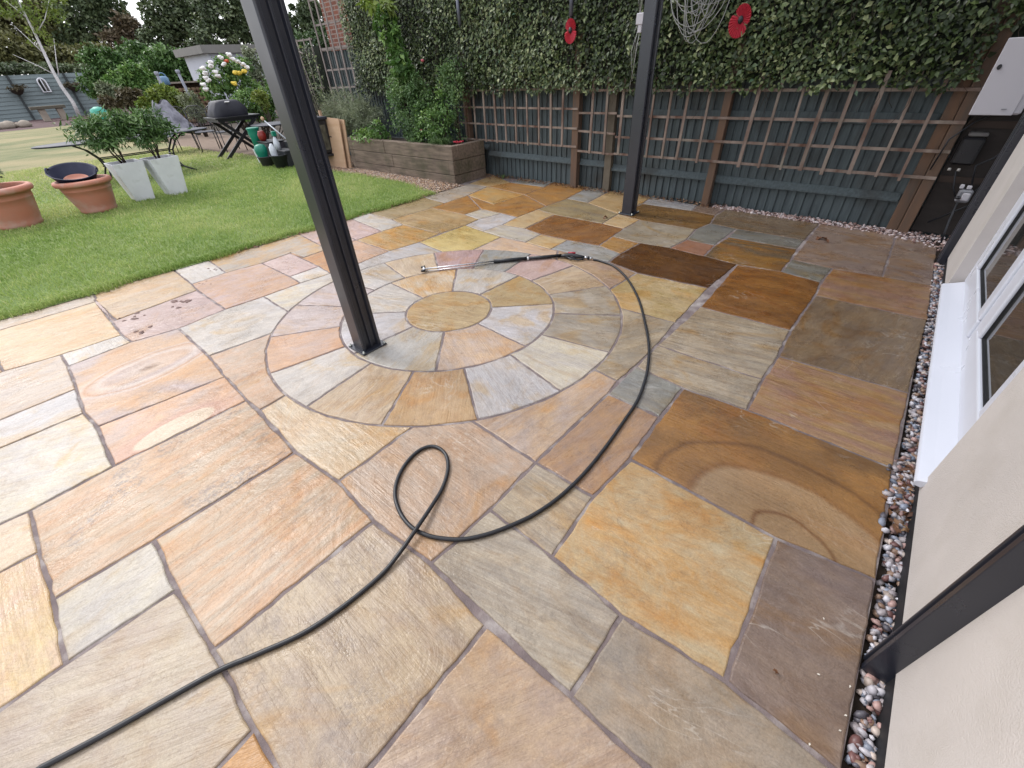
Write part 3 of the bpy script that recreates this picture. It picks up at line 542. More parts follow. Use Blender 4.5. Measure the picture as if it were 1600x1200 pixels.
# ---------------------------------------------------------------- ground
def sheet(name, poly, z, m, kind='structure'):
    b = MB(); b.add([(x, y, z) for x, y in poly], [tuple(range(len(poly)))])
    return tag(b.build(name, m), kind=kind)
GROUND = mat('garden_soil', (.06, .045, .03), .95, 0, .4, 6, .5, 30)
sheet('ground', [(-140, -90), (60, -90), (60, 130), (-140, 130)], -.06, GROUND)
def lawnmat():
    m = bpy.data.materials.new('lawn_turf'); t = NT(m); o = t.obj()
    a = t.ramp(t.noise(t.map(o, (1, 1, 1)), .9, 5, .6), .35, .65)
    base = t.mix(a, lin((122, 152, 74), .62), lin((148, 166, 98), .62))
    sx = t.n('SeparateXYZ'); t.l(o, sx.inputs[0])
    far = t.ramp(t.math('ADD', t.math('MULTIPLY', t.math('ADD', sx.outputs[0], 9.5), -.11), t.math('MULTIPLY', t.noise(o, .5, 4), .5)), .35, .8)
    dry = t.mix(t.ramp(t.noise(t.map(o, (1, .5, 1)), .7, 5, .6), .4, .62), lin((190, 176, 128), .52), lin((138, 148, 90), .46))
    col = t.mix(far, base, dry)
    col = t.mix(1.0, col, t.ramp(t.noise(o, 45, 5, .7), .3, .7, (.78, .78, .74), (1.12, 1.12, 1.08)), 'MULTIPLY')
    t.l(col, t.b.inputs['Base Color']); t.b.inputs['Roughness'].default_value = .85
    t.bump(t.noise(o, 60, 4, .7), .8, .02)
    return m
LAWN = lawnmat()
def lawn_y(x):   # far (gravel side) edge of the lawn
    return float(np.interp(x, [-40, -34, -18, -14, -12.7, -9.15, -7.6, -6.1, -5.2], [8.0, 8.0, 4.2, 4.2, 4.42, 4.3, 4.42, 4.42, 4.15]))
lx = np.linspace(-34.5, -5.2, 40)
sheet('lawn', [(-5.13 + .02 * math.sin(i * 2.1), y) for i, y in enumerate(np.linspace(-14, 4.05, 60))] + [(x, lawn_y(x) - .02) for x in lx[::-1]] + [(-34.5, -14)], .005, LAWN)
# grass blades
def grass():
    V = []; P = []
    def area(n, x0, x1, y0, y1, h, wd):
        x = x0 + (x1 - x0) * RS.rand(n); y = y0 + (y1 - y0) * RS.rand(n)
        lim = np.interp(x, [-18, -14, -12.7, -9.15, -7.6, -6.1, -5.2], [4.2, 4.2, 4.42, 4.3, 4.42, 4.42, 4.15])
        k = (x < -5.12 + .05 * np.sin(y * 9.1) * np.sin(y * 3.3 + 1) + .03 * RS.rand(n) ** 3) & (y < lim) & (y > -1.6 - (-5 - x) * .25)
        x, y = x[k], y[k]; n = len(x)
        pn = .5 + .3 * np.sin(x * 2.3 + 1.7 * np.sin(y * 1.9)) * np.sin(y * 2.9 + x) + .25 * np.sin(x * 7.1 + 2 * np.sin(y * 5.3)) * np.sin(y * 8.7 + 1.5 * np.sin(x * 4.1))
        hh = h * (.5 + .8 * RS.rand(n)) * (.75 + .4 * pn)
        a = RS.rand(n) * 6.283; ln = 1.3 * hh * RS.rand(n); la = RS.rand(n) * 6.283
        w = wd * (.6 + .8 * RS.rand(n))
        b = np.stack([x, y, np.full(n, .003)], 1); s = np.stack([np.cos(a) * w, np.sin(a) * w, np.zeros(n)], 1)
        mid = b + np.stack([np.cos(la) * ln * .35, np.sin(la) * ln * .35, hh * .55], 1)
        tip = b + np.stack([np.cos(la) * ln, np.sin(la) * ln, hh * .75], 1)
        V.append(np.stack([b - s, b + s, mid + s * .6, mid - s * .6, tip], 1).reshape(-1, 5, 3))
        dry = np.clip(-(x + 9.5) * .14 + .25 * RS.randn(n), 0, 1) * .5
        P.append(np.clip(.42 * RS.rand(n) ** 1.3 + .45 * pn - .08 + dry + (RS.rand(n) < .06) * .5 + .22 * np.sin(x * 1.3 + 2 * np.sin(y * .9 + 1)) * np.sin(y * 1.7 + x * .6), 0, 1))
    area(52000, -7.2, -5.11, -2.2, 4.45, .05, .0028)
    area(15000, -5.26, -5.03, -2.2, 4.2, .062, .003)
    area(60000, -10.5, -7.2, -2.6, 4.45, .05, .004)
    area(42000, -16, -10.5, -3.2, 4.5, .05, .006)
    V = np.concatenate(V); n = len(V); P = np.concatenate(P)
    o = (np.arange(n) * 5)[:, None]
    F = np.concatenate([o + np.array([[0, 1, 2]]), o + np.array([[0, 2, 3]]), o + np.array([[3, 2, 4]])])
    g = leafmat('grass_blade', [lin((128, 156, 80), .9), lin((180, 196, 120), .94), lin((236, 224, 178), .96)], .7, .42, .12)
    tag(npmesh('grass', V.reshape(-1, 3), F, g, None, np.repeat(P, 5)), kind='stuff')
grass()
# ---------------------------------------------------------------- patio slabs
def inset(P, d):
    n = len(P); out = []
    for i in range(n):
        a, b, c = P[i - 1], P[i], P[(i + 1) % n]
        e1 = unit(b - a); e2 = unit(c - b)
        n1 = np.array([-e1[1], e1[0]]); n2 = np.array([-e2[1], e2[0]])
        q = n1 + n2; den = max(.35, 1 + float(n1 @ n2)); out.append(b + q * d / den)
    return np.array(out)
def toned(c):
    g = sum(c) / 3; return tuple((v * 1.03 - g * .03) * f for v, f in zip(c, (1.0, .985, .96)))
def patio():
    V = []; F = []; A = dict(c1=[], c2=[], par=[], suv=[]); mi = []
    for k, (P, pal, stk, swl, wet, stn, ang) in enumerate(SLABS):
        P = np.array(P); n = len(P)
        area = .5 * abs(np.sum(P[:, 0] * np.roll(P[:, 1], -1) - P[:, 1] * np.roll(P[:, 0], -1)))
        h = .0068 if area > .12 else .0054
        if n >= 18: h = .007
        Q = []
        r = np.random.RandomState(k)
        for i in range(n):
            a, b = P[i], P[(i + 1) % n]; L = np.hypot(*(b - a)); m = max(1, int(L / .045))
            for j in range(m): Q.append(a + (b - a) * j / m)
        Q = inset(np.array(Q), h)
        nn = len(Q)
        # hand-cut wobble of the edges
        ph = r.rand(4) * 6.28; s = np.cumsum(np.hypot(*(Q - np.roll(Q, 1, 0)).T))
        wob = .0014 * np.sin(s * 23 + ph[0]) + .0013 * np.sin(s * 57 + ph[1]) + .0014 * r.randn(nn) + .003 * (r.rand(nn) < .05)
        nrm = inset(Q, 1.0) - Q; nrm = unit(nrm)
        Q = Q + nrm * wob[:, None]
        T1 = Q; T2 = Q + nrm * .0022; T3 = Q + nrm * .006
        tilt = r.randn(2) * .0016; zc = r.randn() * .0007
        c = P.mean(0)
        zf = lambda R, z: [(x, y, z + zc + (x - c[0]) * tilt[0] + (y - c[1]) * tilt[1]) for x, y in R]
        b0 = len(V)
        ring = zf(T1, -.03) + zf(T1, -.0045) + zf(T2, -.0014) + zf(T3, 0)
        V += ring
        for q in range(3):
            for i in range(nn):
                j = (i + 1) % nn
                F.append((b0 + q * nn + i, b0 + q * nn + j, b0 + (q + 1) * nn + j, b0 + (q + 1) * nn + i))
        F.append(tuple(b0 + 3 * nn + i for i in range(nn)))
        a = math.radians(ang); ca, sa = math.cos(a), math.sin(a)
        C1, C2 = PAL[pal]; off = r.rand(2) * 40; jit = 1 + .05 * r.randn()
        d = .58 * (1 + .42 * max(0, wet - .12)) * jit; C1 = toned(C1); C2 = toned(C2)
        for (x, y, z) in ring:
            A['suv'] += [(x - c[0]) * ca + (y - c[1]) * sa + off[0], -(x - c[0]) * sa + (y - c[1]) * ca + off[1], k * 1.7]
            A['c1'] += [*lin(C1, d), 1]; A['c2'] += [*lin(C2, d), 1]; A['par'] += [stk, swl, wet, stn]
    me = bpy.data.meshes.new('patio'); me.from_pydata(V, [], F)
    for nme in ('c1', 'c2', 'par'):
        a = me.attributes.new(nme, 'FLOAT_COLOR', 'POINT'); a.data.foreach_set('color', A[nme])
    a = me.attributes.new('suv', 'FLOAT_VECTOR', 'POINT'); a.data.foreach_set('vector', A['suv'])
    me.materials.append(SAND); me.update()
    o = bpy.data.objects.new('patio', me); COL.objects.link(o)
    tag(o, kind='structure')
    # pointing between the slabs, a few missing spots showing dark
    edge = [(.43, -1.3), (.43, 4.78), (.2, 5.36), (-1.2, 5.40), (-3.6, 5.50), (-5.3, 5.52), (-5.30, 4.70), (-5.13, 4.2), (-5.13, -2.2), (-1, -2.2)]
    sheet('mortar', edge, -.0048, MORT)
patio()
def pebbles(name, pts, size, cols, m, flat=.6, sub=1, label=None):
    """rounded stones as one uncountable layer"""
    import bmesh
    bm = bmesh.new(); bmesh.ops.create_icosphere(bm, subdivisions=sub, radius=1)
    bv = np.array([v.co[:] for v in bm.verts]); bf = np.array([[v.index for v in f.verts] for f in bm.faces]); bm.free()
    n = len(pts); nb = len(bv)
    S = (size * (.55 + .8 * RS.rand(n)))[:, None] * np.stack([1 + .5 * RS.rand(n), .75 + .3 * RS.rand(n), flat * (.7 + .5 * RS.rand(n))], 1)
    a = RS.rand(n) * 6.283; tl = RS.randn(n) * .45; tx = RS.randn(n) * .45
    V = bv[None] * S[:, None] * (1 + .12 * RS.randn(n, nb, 1))
    y, z = V[..., 1].copy(), V[..., 2].copy()
    V[..., 1] = y * np.cos(tx)[:, None] - z * np.sin(tx)[:, None]; V[..., 2] = y * np.sin(tx)[:, None] + z * np.cos(tx)[:, None]
    x, z = V[..., 0].copy(), V[..., 2].copy()
    V[..., 0] = x * np.cos(tl)[:, None] - z * np.sin(tl)[:, None]; V[..., 2] = x * np.sin(tl)[:, None] + z * np.cos(tl)[:, None]
    x, y = V[..., 0].copy(), V[..., 1].copy()
    V[..., 0] = x * np.cos(a)[:, None] - y * np.sin(a)[:, None]; V[..., 1] = x * np.sin(a)[:, None] + y * np.cos(a)[:, None]
    V = V + pts[:, None]
    F = (bf[None] + (np.arange(n) * nb)[:, None, None]).reshape(-1, 3)
    C = np.array(cols)[RS.randint(0, len(cols), n)] * (.8 + .35 * RS.rand(n))[:, None]
    C = np.repeat(np.concatenate([C, np.ones((n, 1))], 1), nb, 0)
    return tag(npmesh(name, V.reshape(-1, 3), F, m, smooth=True, color=C), label, kind='stuff')
def rpts(n, x0, x1, y0, y1, z0, z1):
    return np.stack([x0 + (x1 - x0) * RS.rand(n), y0 + (y1 - y0) * RS.rand(n), z0 + (z1 - z0) * RS.rand(n)], 1)
sheet('soil_bed', [(.42, -1.5), (1.6, -1.5), (1.6, 5.7), (-5.4, 5.7), (-5.4, 5.3), (.42, 5.25)], -.035, SOIL)
PC = [lin(c, .75) for c in ((205, 200, 206), (196, 186, 186), (156, 162, 178), (116, 124, 140), (196, 160, 152), (210, 192, 180), (160, 130, 110), (232, 228, 234), (96, 92, 100), (180, 170, 172), (128, 90, 86))]
pp = np.concatenate([rpts(2300, .449, .52, .4, 4.75, -.032, -.008), rpts(260, .425, .52, 1.7, 2.0, -.02, .006), rpts(180, .44, .51, 4.1, 4.7, -.02, .004), rpts(14, .40, .45, 1.5, 2.0, .002, .006)])
pebbles('house_gravel', pp, .0125, PC, TINT)
PW = [lin(c, .8) for c in ((214, 196, 196), (200, 180, 176), (225, 214, 214), (150, 120, 112), (120, 90, 84), (190, 160, 150))]
n = 1700; xs = -1.62 + 2.15 * RS.rand(n) ** 1.0
ye = np.interp(xs, [-1.6, -.3, .1, .5], [5.42, 5.34, 5.3, 5.05]); pf = np.stack([xs, ye + (5.53 - ye) * RS.rand(n), -.02 + .03 * RS.rand(n)], 1)
pebbles('fence_gravel', pf, .012, PW, TINT)
# golden gravel patch beside the lawn
GRV = mat('gravel_base', lin((176, 150, 128), .5), .9, 0, .45, 70, .8, 90)
sheet('gravel_path', [(-5.2, 4.15)] + [(x, lawn_y(x) - .03) for x in (-6.1, -7.6, -9.15, -12.7, -14, -18)] + [(-24, 4.4), (-24, 6.0), (-5.3, 6.0), (-5.3, 4.7)], 0.0, GRV)
GC = [lin(c, .62) for c in ((214, 178, 140), (190, 150, 118), (226, 200, 176), (160, 120, 92), (200, 182, 170), (140, 112, 96))]
n = 9000; xs = -5.15 - 5.4 * RS.rand(n); lo = np.interp(xs, [-12.7, -9.15, -7.6, -6.1, -5.2], [4.42, 4.3, 4.42, 4.42, 4.15]) - .04
hi = np.where(xs > -8.1, 4.74, 5.1)
pebbles('gold_gravel', np.stack([xs, lo + (hi - lo) * RS.rand(n), .002 + .012 * RS.rand(n)], 1), .0105, GC, TINT, .7, 1)
# leaf litter against the fence foot
LIT = leafmat('dead_leaf', [lin((96, 60, 40), .5), lin((150, 100, 66), .5), lin((196, 160, 120), .55)], .7, .05)
n = 700; xs = -5.2 + 3.7 * RS.rand(n); P = np.stack([xs, 5.37 + .17 * RS.rand(n), .005 + .02 * RS.rand(n)], 1)
P2 = rpts(60, -5.35, -4.9, 5.25, 5.5, .004, .02); P3 = rpts(230, -5.2, -5.08, 1.2, 4.1, .002, .02); P4 = rpts(60, .43, .5, 1.55, 2.0, 0, .012)
P = np.concatenate([P, P2, P3, P4]); n = len(P)
tag(leaves('leaf_litter', P, RS.randn(n, 3) * [1, 1, .2], RS.randn(n, 3) * .4 + [0, 0, 1], .032 * (.5 + RS.rand(n)), .018, LIT), 'dry brown leaf litter along the fence foot and lawn edge', kind='stuff')
# ---------------------------------------------------------------- steel canopy posts
def post_profile(cx, cy, w, d):
    """square post with two shallow flutes either side of a rib on the faces across x"""
    a, b = w / 2, d / 2; c = .008
    side = [(a, -b + c), (a, -b + .022), (a - .020, -b + .030), (a - .020, -.010), (a - .003, -.006), (a - .003, .006), (a - .020, .010), (a - .020, b - .030), (a, b - .022), (a, b - c)]
    P = side + [(a - c, b), (-a + c, b)] + [(-x, -y) for x, y in side] + [(-a + c, -b), (a - c, -b)]
    return [(cx + x, cy + y) for x, y in P]
canopy = thing('veranda_canopy', 'dark grey aluminium veranda frame on tall fluted posts bolted to the patio', 'canopy', (-1, 3, 0))
BOLT = mat('bolt_zinc', (.45, .46, .42), .35, 1, .3, 40)
for (cx, cy, w, d, plate) in ((-2.325, 1.112, .128, .135, 1), (-2.325, 4.712, .128, .135, 1), (.468, 1.085, .066, .12, 0), (.478, 4.79, .07, .135, 0)):
    prof = post_profile(cx, cy, w, d)
    if cy < 2 and not plate: prof = [(.435, .972), (.51, .972), (.51, 1.014), (.435, 1.014), (.435, 1.006), (.443, 1.004), (.443, .993), (.435, .990)]
    b = MB(); b.prism(prof, -.01, 2.52); p = b.build('post', ANTH, canopy, bevel=.002)
    if plate:
        b = MB(); b.box((cx - .09, cy - .092, .0005), (cx + .09, cy + .092, .010), .002); b.build('base_plate', ANTH, p, local=False)
        for sx in (-1, 1):
            for sy in (-1, 1):
                b = MB(); b.lathe([(.010, .010), (.010, .017), (.005, .017), (.005, .026)], (cx + sx * .079, cy + sy * .079, 0), 6); b.build('bolt', BOLT, p)
for (a, b_) in (((-2.39, .9, 2.5), (-2.26, 5.0, 2.66)), ((-2.26, .9, 2.56), (.48, .98, 2.66)), ((-2.26, 4.8, 2.56), (.48, 4.88, 2.66)), ((.40, .98, 2.72), (.485, 4.8, 2.86))):
    MB().box(a, b_).build('beam', ANTH, canopy, bevel=.003)
OPAL = bpy.data.materials.new('glass_roof'); _t = NT(OPAL)
_t.b.inputs['Base Color'].default_value = (.5, .53, .56, 1); _t.b.inputs['Roughness'].default_value = .3
_tr = _t.n('BsdfTransparent'); _tr.inputs[0].default_value = (.92, .94, .96, 1)
_ms = _t.n('MixShader'); _ms.inputs[0].default_value = .92
_o = OPAL.node_tree.nodes['Material Output']
_t.l(_t.b.outputs[0], _ms.inputs[1]); _t.l(_tr.outputs[0], _ms.inputs[2]); _t.l(_ms.outputs[0], _o.inputs[0])
for k in range(4):
    y0 = 1.0 + k * .95
    MB().box((-2.30, y0, 2.68), (.46, y0 + .93, 2.69)).build('roof_panel', OPAL, canopy)
    if k: MB().box((-2.28, y0 - .03, 2.60), (.46, y0 + .01, 2.675)).build('rafter', ANTH, canopy)
# ---------------------------------------------------------------- house wall with window
house = thing('house', 'cream rendered house wall with white framed window at right', 'house', (.5, 2, 0))
X = .49
b = MB()
def wallpiece(y0, y1, z0, z1): b.box((X, y0, z0), (X + .35, y1, z1))
y0w, y1w, zs = 1.80, 3.99, .12
wallpiece(-2.2, y0w, .054, 2.85); wallpiece(y1w, 4.70, .054, 2.85)
wallpiece(y0w, y1w, 2.1, 2.85); b.box((X + .003, y0w, .054), (X + .35, y1w, zs - .03))
b.build('wall', RENDER, house, bevel=.004)
MB().box((X + .004, -2.2, -.05), (X + .34, 4.69, .053)).build('damp_course', DPC, house)
MB().box((X + .12, 4.0, 2.86), (X + .2, 4.1, 2.9))
MB().box((X - .05, -2.2, 2.86), (3.5, 4.75, 2.98)).build('soffit', UPVC, house)
b = MB()   # sloping sill with a rounded nose
sy0, sy1 = y0w - .035, y1w - .03
V = []
for y in (sy0, sy1):
    V += [(.462, y, .082), (.458, y, .098), (.463, y, .108), (.502, y, .121), (.566, y, .147), (.566, y, .100), (.49, y, .09), (.487, y, .080)]
b.add(V, [tuple(range(7, -1, -1)), tuple(range(8, 16))] + [(i, (i + 1) % 8, 8 + (i + 1) % 8, 8 + i) for i in range(8)])
b.build('sill', UPVC, house, bevel=.002)
xf = .558
win = MB().box((xf + .05, y0w, .10), (xf + .055, y1w, 2.1)).build('window', DPC, house)
def bar(nm, y0, y1, z0, z1, x0=xf, dp=.06, bv=.006): return MB().box((x0, y0, z0), (x0 + dp, y1, z1)).build(nm, UPVC, win, bevel=bv)
bar('frame', y0w, y1w, .14, .205); bar('frame', y0w, 1.953, .205, 2.1); bar('frame', 3.852, y1w, .205, 2.1); bar('frame', 1.953, 3.852, 2.03, 2.1)
ym = 2.89
bar('mullion', ym - .053, ym + .053, .205, 2.03)
def sash(a, c):
    x = xf - .012
    bar('sash', a, c, .2, .30, x, .05, .008); bar('sash', a, a + .1, .30, 1.98, x, .05, .008); bar('sash', c - .1, c, .30, 1.98, x, .05, .008); bar('sash', a, c, 1.98, 2.03, x, .05, .008)
    for (p0, p1, z0, z1) in ((a + .1, c - .1, .30, .307), (a + .1, a + .107, .307, 1.98), (c - .107, c - .1, .307, 1.98)):
        MB().box((x + .014, p0, z0), (x + .022, p1, z1)).build('gasket', DPC, win)
    MB().box((x + .022, a + .1, .30), (x + .028, c - .1, 1.98)).build('pane', GLASS, win)
sash(1.955, 2.835); sash(2.945, 3.85)
# ---------------------------------------------------------------- close board fence
fence = thing('close_board_fence', 'blue grey close board fence below the ivy with an arris rail near the ground', 'fence', (-4, 5.6, 0))
b = MB(); x = -12.2
while x < 2.2:
    w = .088
    b.add([(x, 5.585, -.04), (x + w + .012, 5.565, -.04), (x + w + .012, 5.565, 1.82), (x, 5.585, 1.82), (x, 5.595, -.04), (x + w + .012, 5.583, -.04), (x + w + .012, 5.583, 1.82), (x, 5.595, 1.82)], [(0, 1, 2, 3), (1, 5, 6, 2), (5, 4, 7, 6), (4, 0, 3, 7), (3, 2, 6, 7)])
    x += w
b.build('boards', FENCEB, fence)
for (x0, x1, z) in ((-5.33, -3.16, .315), (-3.06, -1.72, .285), (-1.70, .02, .275), (.2, 2.1, .26), (-8.0, -5.33, .4)):
    b = MB(); b.add([(x0, 5.564, z + .04), (x0, 5.515, z - .012), (x0, 5.515, z - .03), (x0, 5.564, z - .03), (x1, 5.564, z + .04), (x1, 5.515, z - .012), (x1, 5.515, z - .03), (x1, 5.564, z - .03)], [(3, 2, 1, 0), (4, 5, 6, 7), (0, 1, 5, 4), (1, 2, 6, 5), (2, 3, 7, 6), (3, 0, 4, 7)])
    b.build('rail', FENCEB, fence)
for (x0, x1) in ((-3.06, -1.72), (-1.70, .02)):
    MB().box((x0, 5.552, .86), (x1, 5.563, .95)).build('rail', FENCEB, fence)
MB().box((-3.155, 5.49, -.04), (-3.055, 5.56, 1.75)).build('concrete_post', CONC, fence, bevel=.006)
for (x0, x1, y) in ((-3.66, -3.56, 5.44), (-1.765, -1.685, 5.44), (.03, .115, 5.47), (.118, .20, 5.44), (-5.72, -5.64, 5.44)):
    MB().box((x0, y, -.035), (x1, y + .09, 1.75)).build('post', POSTW, fence, bevel=.006)
MB().box((-12.2, 5.55, 1.83), (-8.62, 5.60, 1.86)).build('capping', TRELG, fence)
# trellis panels nailed to the posts
def trellis(label, x0, x1, z0, z1, y, xs, zs, m=TRELW, r=.014, name='trellis', cat='trellis', jit=.008, group='trellis panels on the long fence'):
    t = thing(name, label, cat, ((x0 + x1) / 2, y, z0), group)
    h = MB()
    for z in zs:
        j = rnd.uniform(-jit, jit); k = rnd.uniform(-jit, jit)
        V = []
        for (xx, dz) in ((x0, j), (x1, k)):
            V += [(xx, y, z + dz - r * .85), (xx, y, z + dz + r * .85), (xx, y + .014, z + dz + r * .85), (xx, y + .014, z + dz - r * .85)]
        h.add(V, [(0, 1, 2, 3), (7, 6, 5, 4), (0, 4, 5, 1), (1, 5, 6, 2), (2, 6, 7, 3), (3, 7, 4, 0)])
    h.build('rails', m, t)
    v = MB()
    for xx in xs:
        j = rnd.uniform(-jit, jit); k = rnd.uniform(-jit, jit); rr_ = r * rnd.uniform(.75, 1.2); z1_ = z1; z0_ = z0 + rnd.uniform(-.012, .02)
        V = []
        for (zz, dx) in ((z0_, j), (z1_, k)):
            V += [(xx + dx - rr_, y - .016, zz), (xx + dx + rr_, y - .016, zz), (xx + dx + rr_, y - .001, zz), (xx + dx - rr_, y - .001, zz)]
        v.add(V, [(3, 2, 1, 0), (4, 5, 6, 7), (0, 1, 5, 4), (1, 2, 6, 5), (2, 3, 7, 6), (3, 0, 4, 7)])
    v.build('uprights', m, t)
    return t
trellis('brown trellis panel on the fence between the raised bed and the first brown post', -5.95, -3.57, .5, 1.28, 5.425, (-5.679, -5.464, -5.255, -5.028, -4.823, -4.624, -4.409, -4.203, -3.993, -3.797), (.525, .74, .955, 1.17))
trellis('short brown trellis panel between the first brown post and the concrete post', -3.55, -3.0, .45, 1.28, 5.43, (-3.345, -3.14, -2.927), (.47, .70, .91, 1.15))
trellis('long brown trellis panel with leaning uprights right of the dark fluted post', -2.99, .2, .45, 1.26, 5.425, (-2.748, -2.52, -2.318, -2.133, -1.921, -1.44, -1.232, -1.035, -0.847, -0.66, -0.453, -0.22, -0.03), (.475, .68, .88, 1.13), jit=.02)
# ---------------------------------------------------------------- artificial ivy hedge above the fence
IVY = leafmat('ivy_leaf', [lin((34, 44, 20), .5), lin((64, 80, 42), .52), lin((88, 110, 60), .58), lin((122, 140, 82), .62), lin((176, 182, 128), .72), lin((110, 146, 116), .65)], .42, .15, .4)
def ivy(name, label, x0, x1, z0, z1, n, parent=None):
    t = thing(name, label, 'hedge', ((x0 + x1) / 2, 5.5, z0))
    MB().box((x0 + .04, 5.475, z0 + .05), (x1 - .02, 5.50, z1 - .03)).build('backing', mat('ivy_backing', (.010, .016, .008), .95), t)
    xs = x0 + (x1 - x0) * RS.rand(n); zs = z0 + (z1 - z0) * RS.rand(n) - .04 * RS.rand(n) ** 3
    edge = .03 * np.sin(xs * 21) + .025 * np.sin(xs * 9.3)
    zs = np.where(zs < z0 + .05, zs + edge, zs)
    y = 5.44 - .10 * RS.rand(n) ** .8 - .03 * np.sin(xs * 5) * np.sin(zs * 7)
    P = np.stack([xs, y, zs], 1)
    k = ~((xs > .12) & (zs < 1.5)); P, xs, zs = P[k], xs[k], zs[k]; n = len(P)
    gp = np.sin(xs * 6.1 + 2 * np.sin(zs * 5)) * np.sin(zs * 8.3 + 1.5 * np.sin(xs * 3.7)); k = RS.rand(n) > .55 * np.clip(gp - .25, 0, 1); P, xs, zs = P[k], xs[k], zs[k]; n = len(P)
    SZ = .047 * (.45 + .95 * RS.rand(n) ** 1.4)
    D = np.stack([RS.randn(n) * .7, -.35 - .3 * RS.rand(n), -.5 + RS.randn(n) * .5], 1)
    Nn = np.stack([RS.randn(n) * .45, -1 + 0 * xs, .55 + RS.randn(n) * .45], 1)
    v = np.clip(RS.beta(2.2, 3.0, n) + .12 * np.sin(xs * 2.1 + zs * 3), 0, 1)
    leaves('foliage', P, D, Nn, SZ, SZ * (.5 + .25 * RS.rand(n)), IVY, t, var=v, fold=.18)
    k = n // 60; s = MB()
    for _ in range(k):
        xx = rnd.uniform(x0, x1); zz = rnd.uniform(z0, z1); p = [(xx, 5.40, zz)]
        for q in range(4): p.append((p[-1][0] + rnd.uniform(-.05, .05), 5.36 + rnd.uniform(-.03, .03), p[-1][2] - rnd.uniform(.03, .1)))
        s.tube(p, .0018, 4)
    s.build('stems', TRUNK, t)
    return t
ivy('ivy_hedge', 'dense dark green ivy screen covering the upper half of the long fence', -8.5, .75, 1.16, 2.55, 44000)
ivy('ivy_hedge', 'smaller ivy screen at the fence behind the tall pale trellis', -12.1, -9.7, .3, 1.95, 4600)
# dark board, meter box and fittings at the house corner
t = thing('dark_board', 'dark brown timber board between the fence end and the house corner', 'board', (.6, 5.53, 0))
MB().box((.215, 5.50, 0.02), (1.5, 5.53, 1.9)).build('panel', mat('dark_stained_board', lin((64, 50, 42), .35), .7, 0, .4, 3, .4, 50, stretch=(1, 1, 5)), t)
for z in (.86, .98, .45): MB().box((.215, 5.485, z), (.75, 5.499, z + .05)).build('batten', mat('stained_batten', lin((84, 62, 48), .4), .7, 0, .4, 4), t)
BOXM = mat('meter_box_plastic', lin((226, 222, 228), .6), .5, 0, .03, 3)
t = thing('meter_box', 'large white utility meter box high at the house corner', 'meter box', (.33, 5.4, .97))
MB().box((.19, 5.33, .965), (.475, 5.48, 1.43), .012).build('body', BOXM, t)
MB().box((.187, 5.318, .962), (.432, 5.329, 1.434), .004).build('door', BOXM, t)
MB().lathe([(.014, 0), (.014, .012)], (0, 0, 0), 14).build
b = MB(); b.add([(.218 + .013 * math.cos(a), 5.312, 1.265 + .017 * math.sin(a)) for a in np.linspace(0, 6.283, 15)[:-1]] + [(.218 + .013 * math.cos(a), 5.319, 1.265 + .017 * math.sin(a)) for a in np.linspace(0, 6.283, 15)[:-1]], [tuple(range(14))] + [(i, i + 14, (i + 1) % 14 + 14, (i + 1) % 14) for i in range(14)]); b.build('lock', BLACKM, t)
MB().box((.355, 5.314, 1.0), (.385, 5.319, 1.006)).build('badge', mat('badge_grey', (.2, .2, .22), .5), t)
t = thing('weatherproof_socket', 'black weatherproof socket box with two pale plugs below the meter box', 'socket', (.3, 5.48, .6))
MB().box((.235, 5.40, .60), (.375, 5.484, .80), .015).build('body', mat('socket_black', (.01, .01, .012), .3), t)
MB().box((.255, 5.41, .805), (.375, 5.484, .835), .008).build('lid', mat('socket_grey', lin((130, 126, 124), .5), .5), t)
for xx in (.25, .31): MB().lathe([(.011, 0), (.012, .01), (.009, .02)], (xx, 5.40, .555), 12).build('plug', mat('pale_plug', lin((190, 186, 180), .6), .5), t)
t = thing('outdoor_tap_switch', 'small white and grey outdoor switch box low at the house corner', 'switch', (.44, 5.38, .38))
MB().box((.385, 5.35, .325), (.475, 5.42, .425), .012).build('body', mat('switch_grey', lin((150, 150, 156), .6), .4), t)
MB().box((.415, 5.338, .345), (.465, 5.3495, .405), .006).build('cover', BOXM, t)
MB().lathe([(.018, 0), (.02, .012), (.01, .02)], (.395, 5.335, .36), 12).build('knob', BLACKM, t)
MB().box((.375, 5.37, .43), (.40, 5.41, .46), .004).build('clip', BOXM, t)
MB().box((.42, 5.37, .43), (.45, 5.41, .455), .004).build('clip', BOXM, t)
b = MB(); b.tube([(.45, 5.30, .0), (.43, 5.38, .15), (.42, 5.46, .3), (.5, 5.47, .42), (.58, 5.47, .6), (.52, 5.47, .8)], .009, 6); b.tube([(.30, 5.44, .55), (.34, 5.45, .42), (.40, 5.42, .33)], .006, 6); b.tube([(.5, 5.44, .95), (.55, 5.42, .78), (.48, 5.43, .66), (.40, 5.43, .60), (.44, 5.40, .46)], .007, 6); b.tube([(.62, 5.44, 1.0), (.60, 5.42, .8), (.66, 5.43, .55), (.5, 5.42, .3), (.3, 5.44, .12)], .008, 6); b.tube([(.13, 5.41, .55), (.15, 5.40, .78), (.25, 5.46, .9), (.33, 5.46, .96)], .006, 6)
tag(b.build('outdoor_cable', RUBBER), 'black cable curling from the gravel up to the socket box', 'cable')
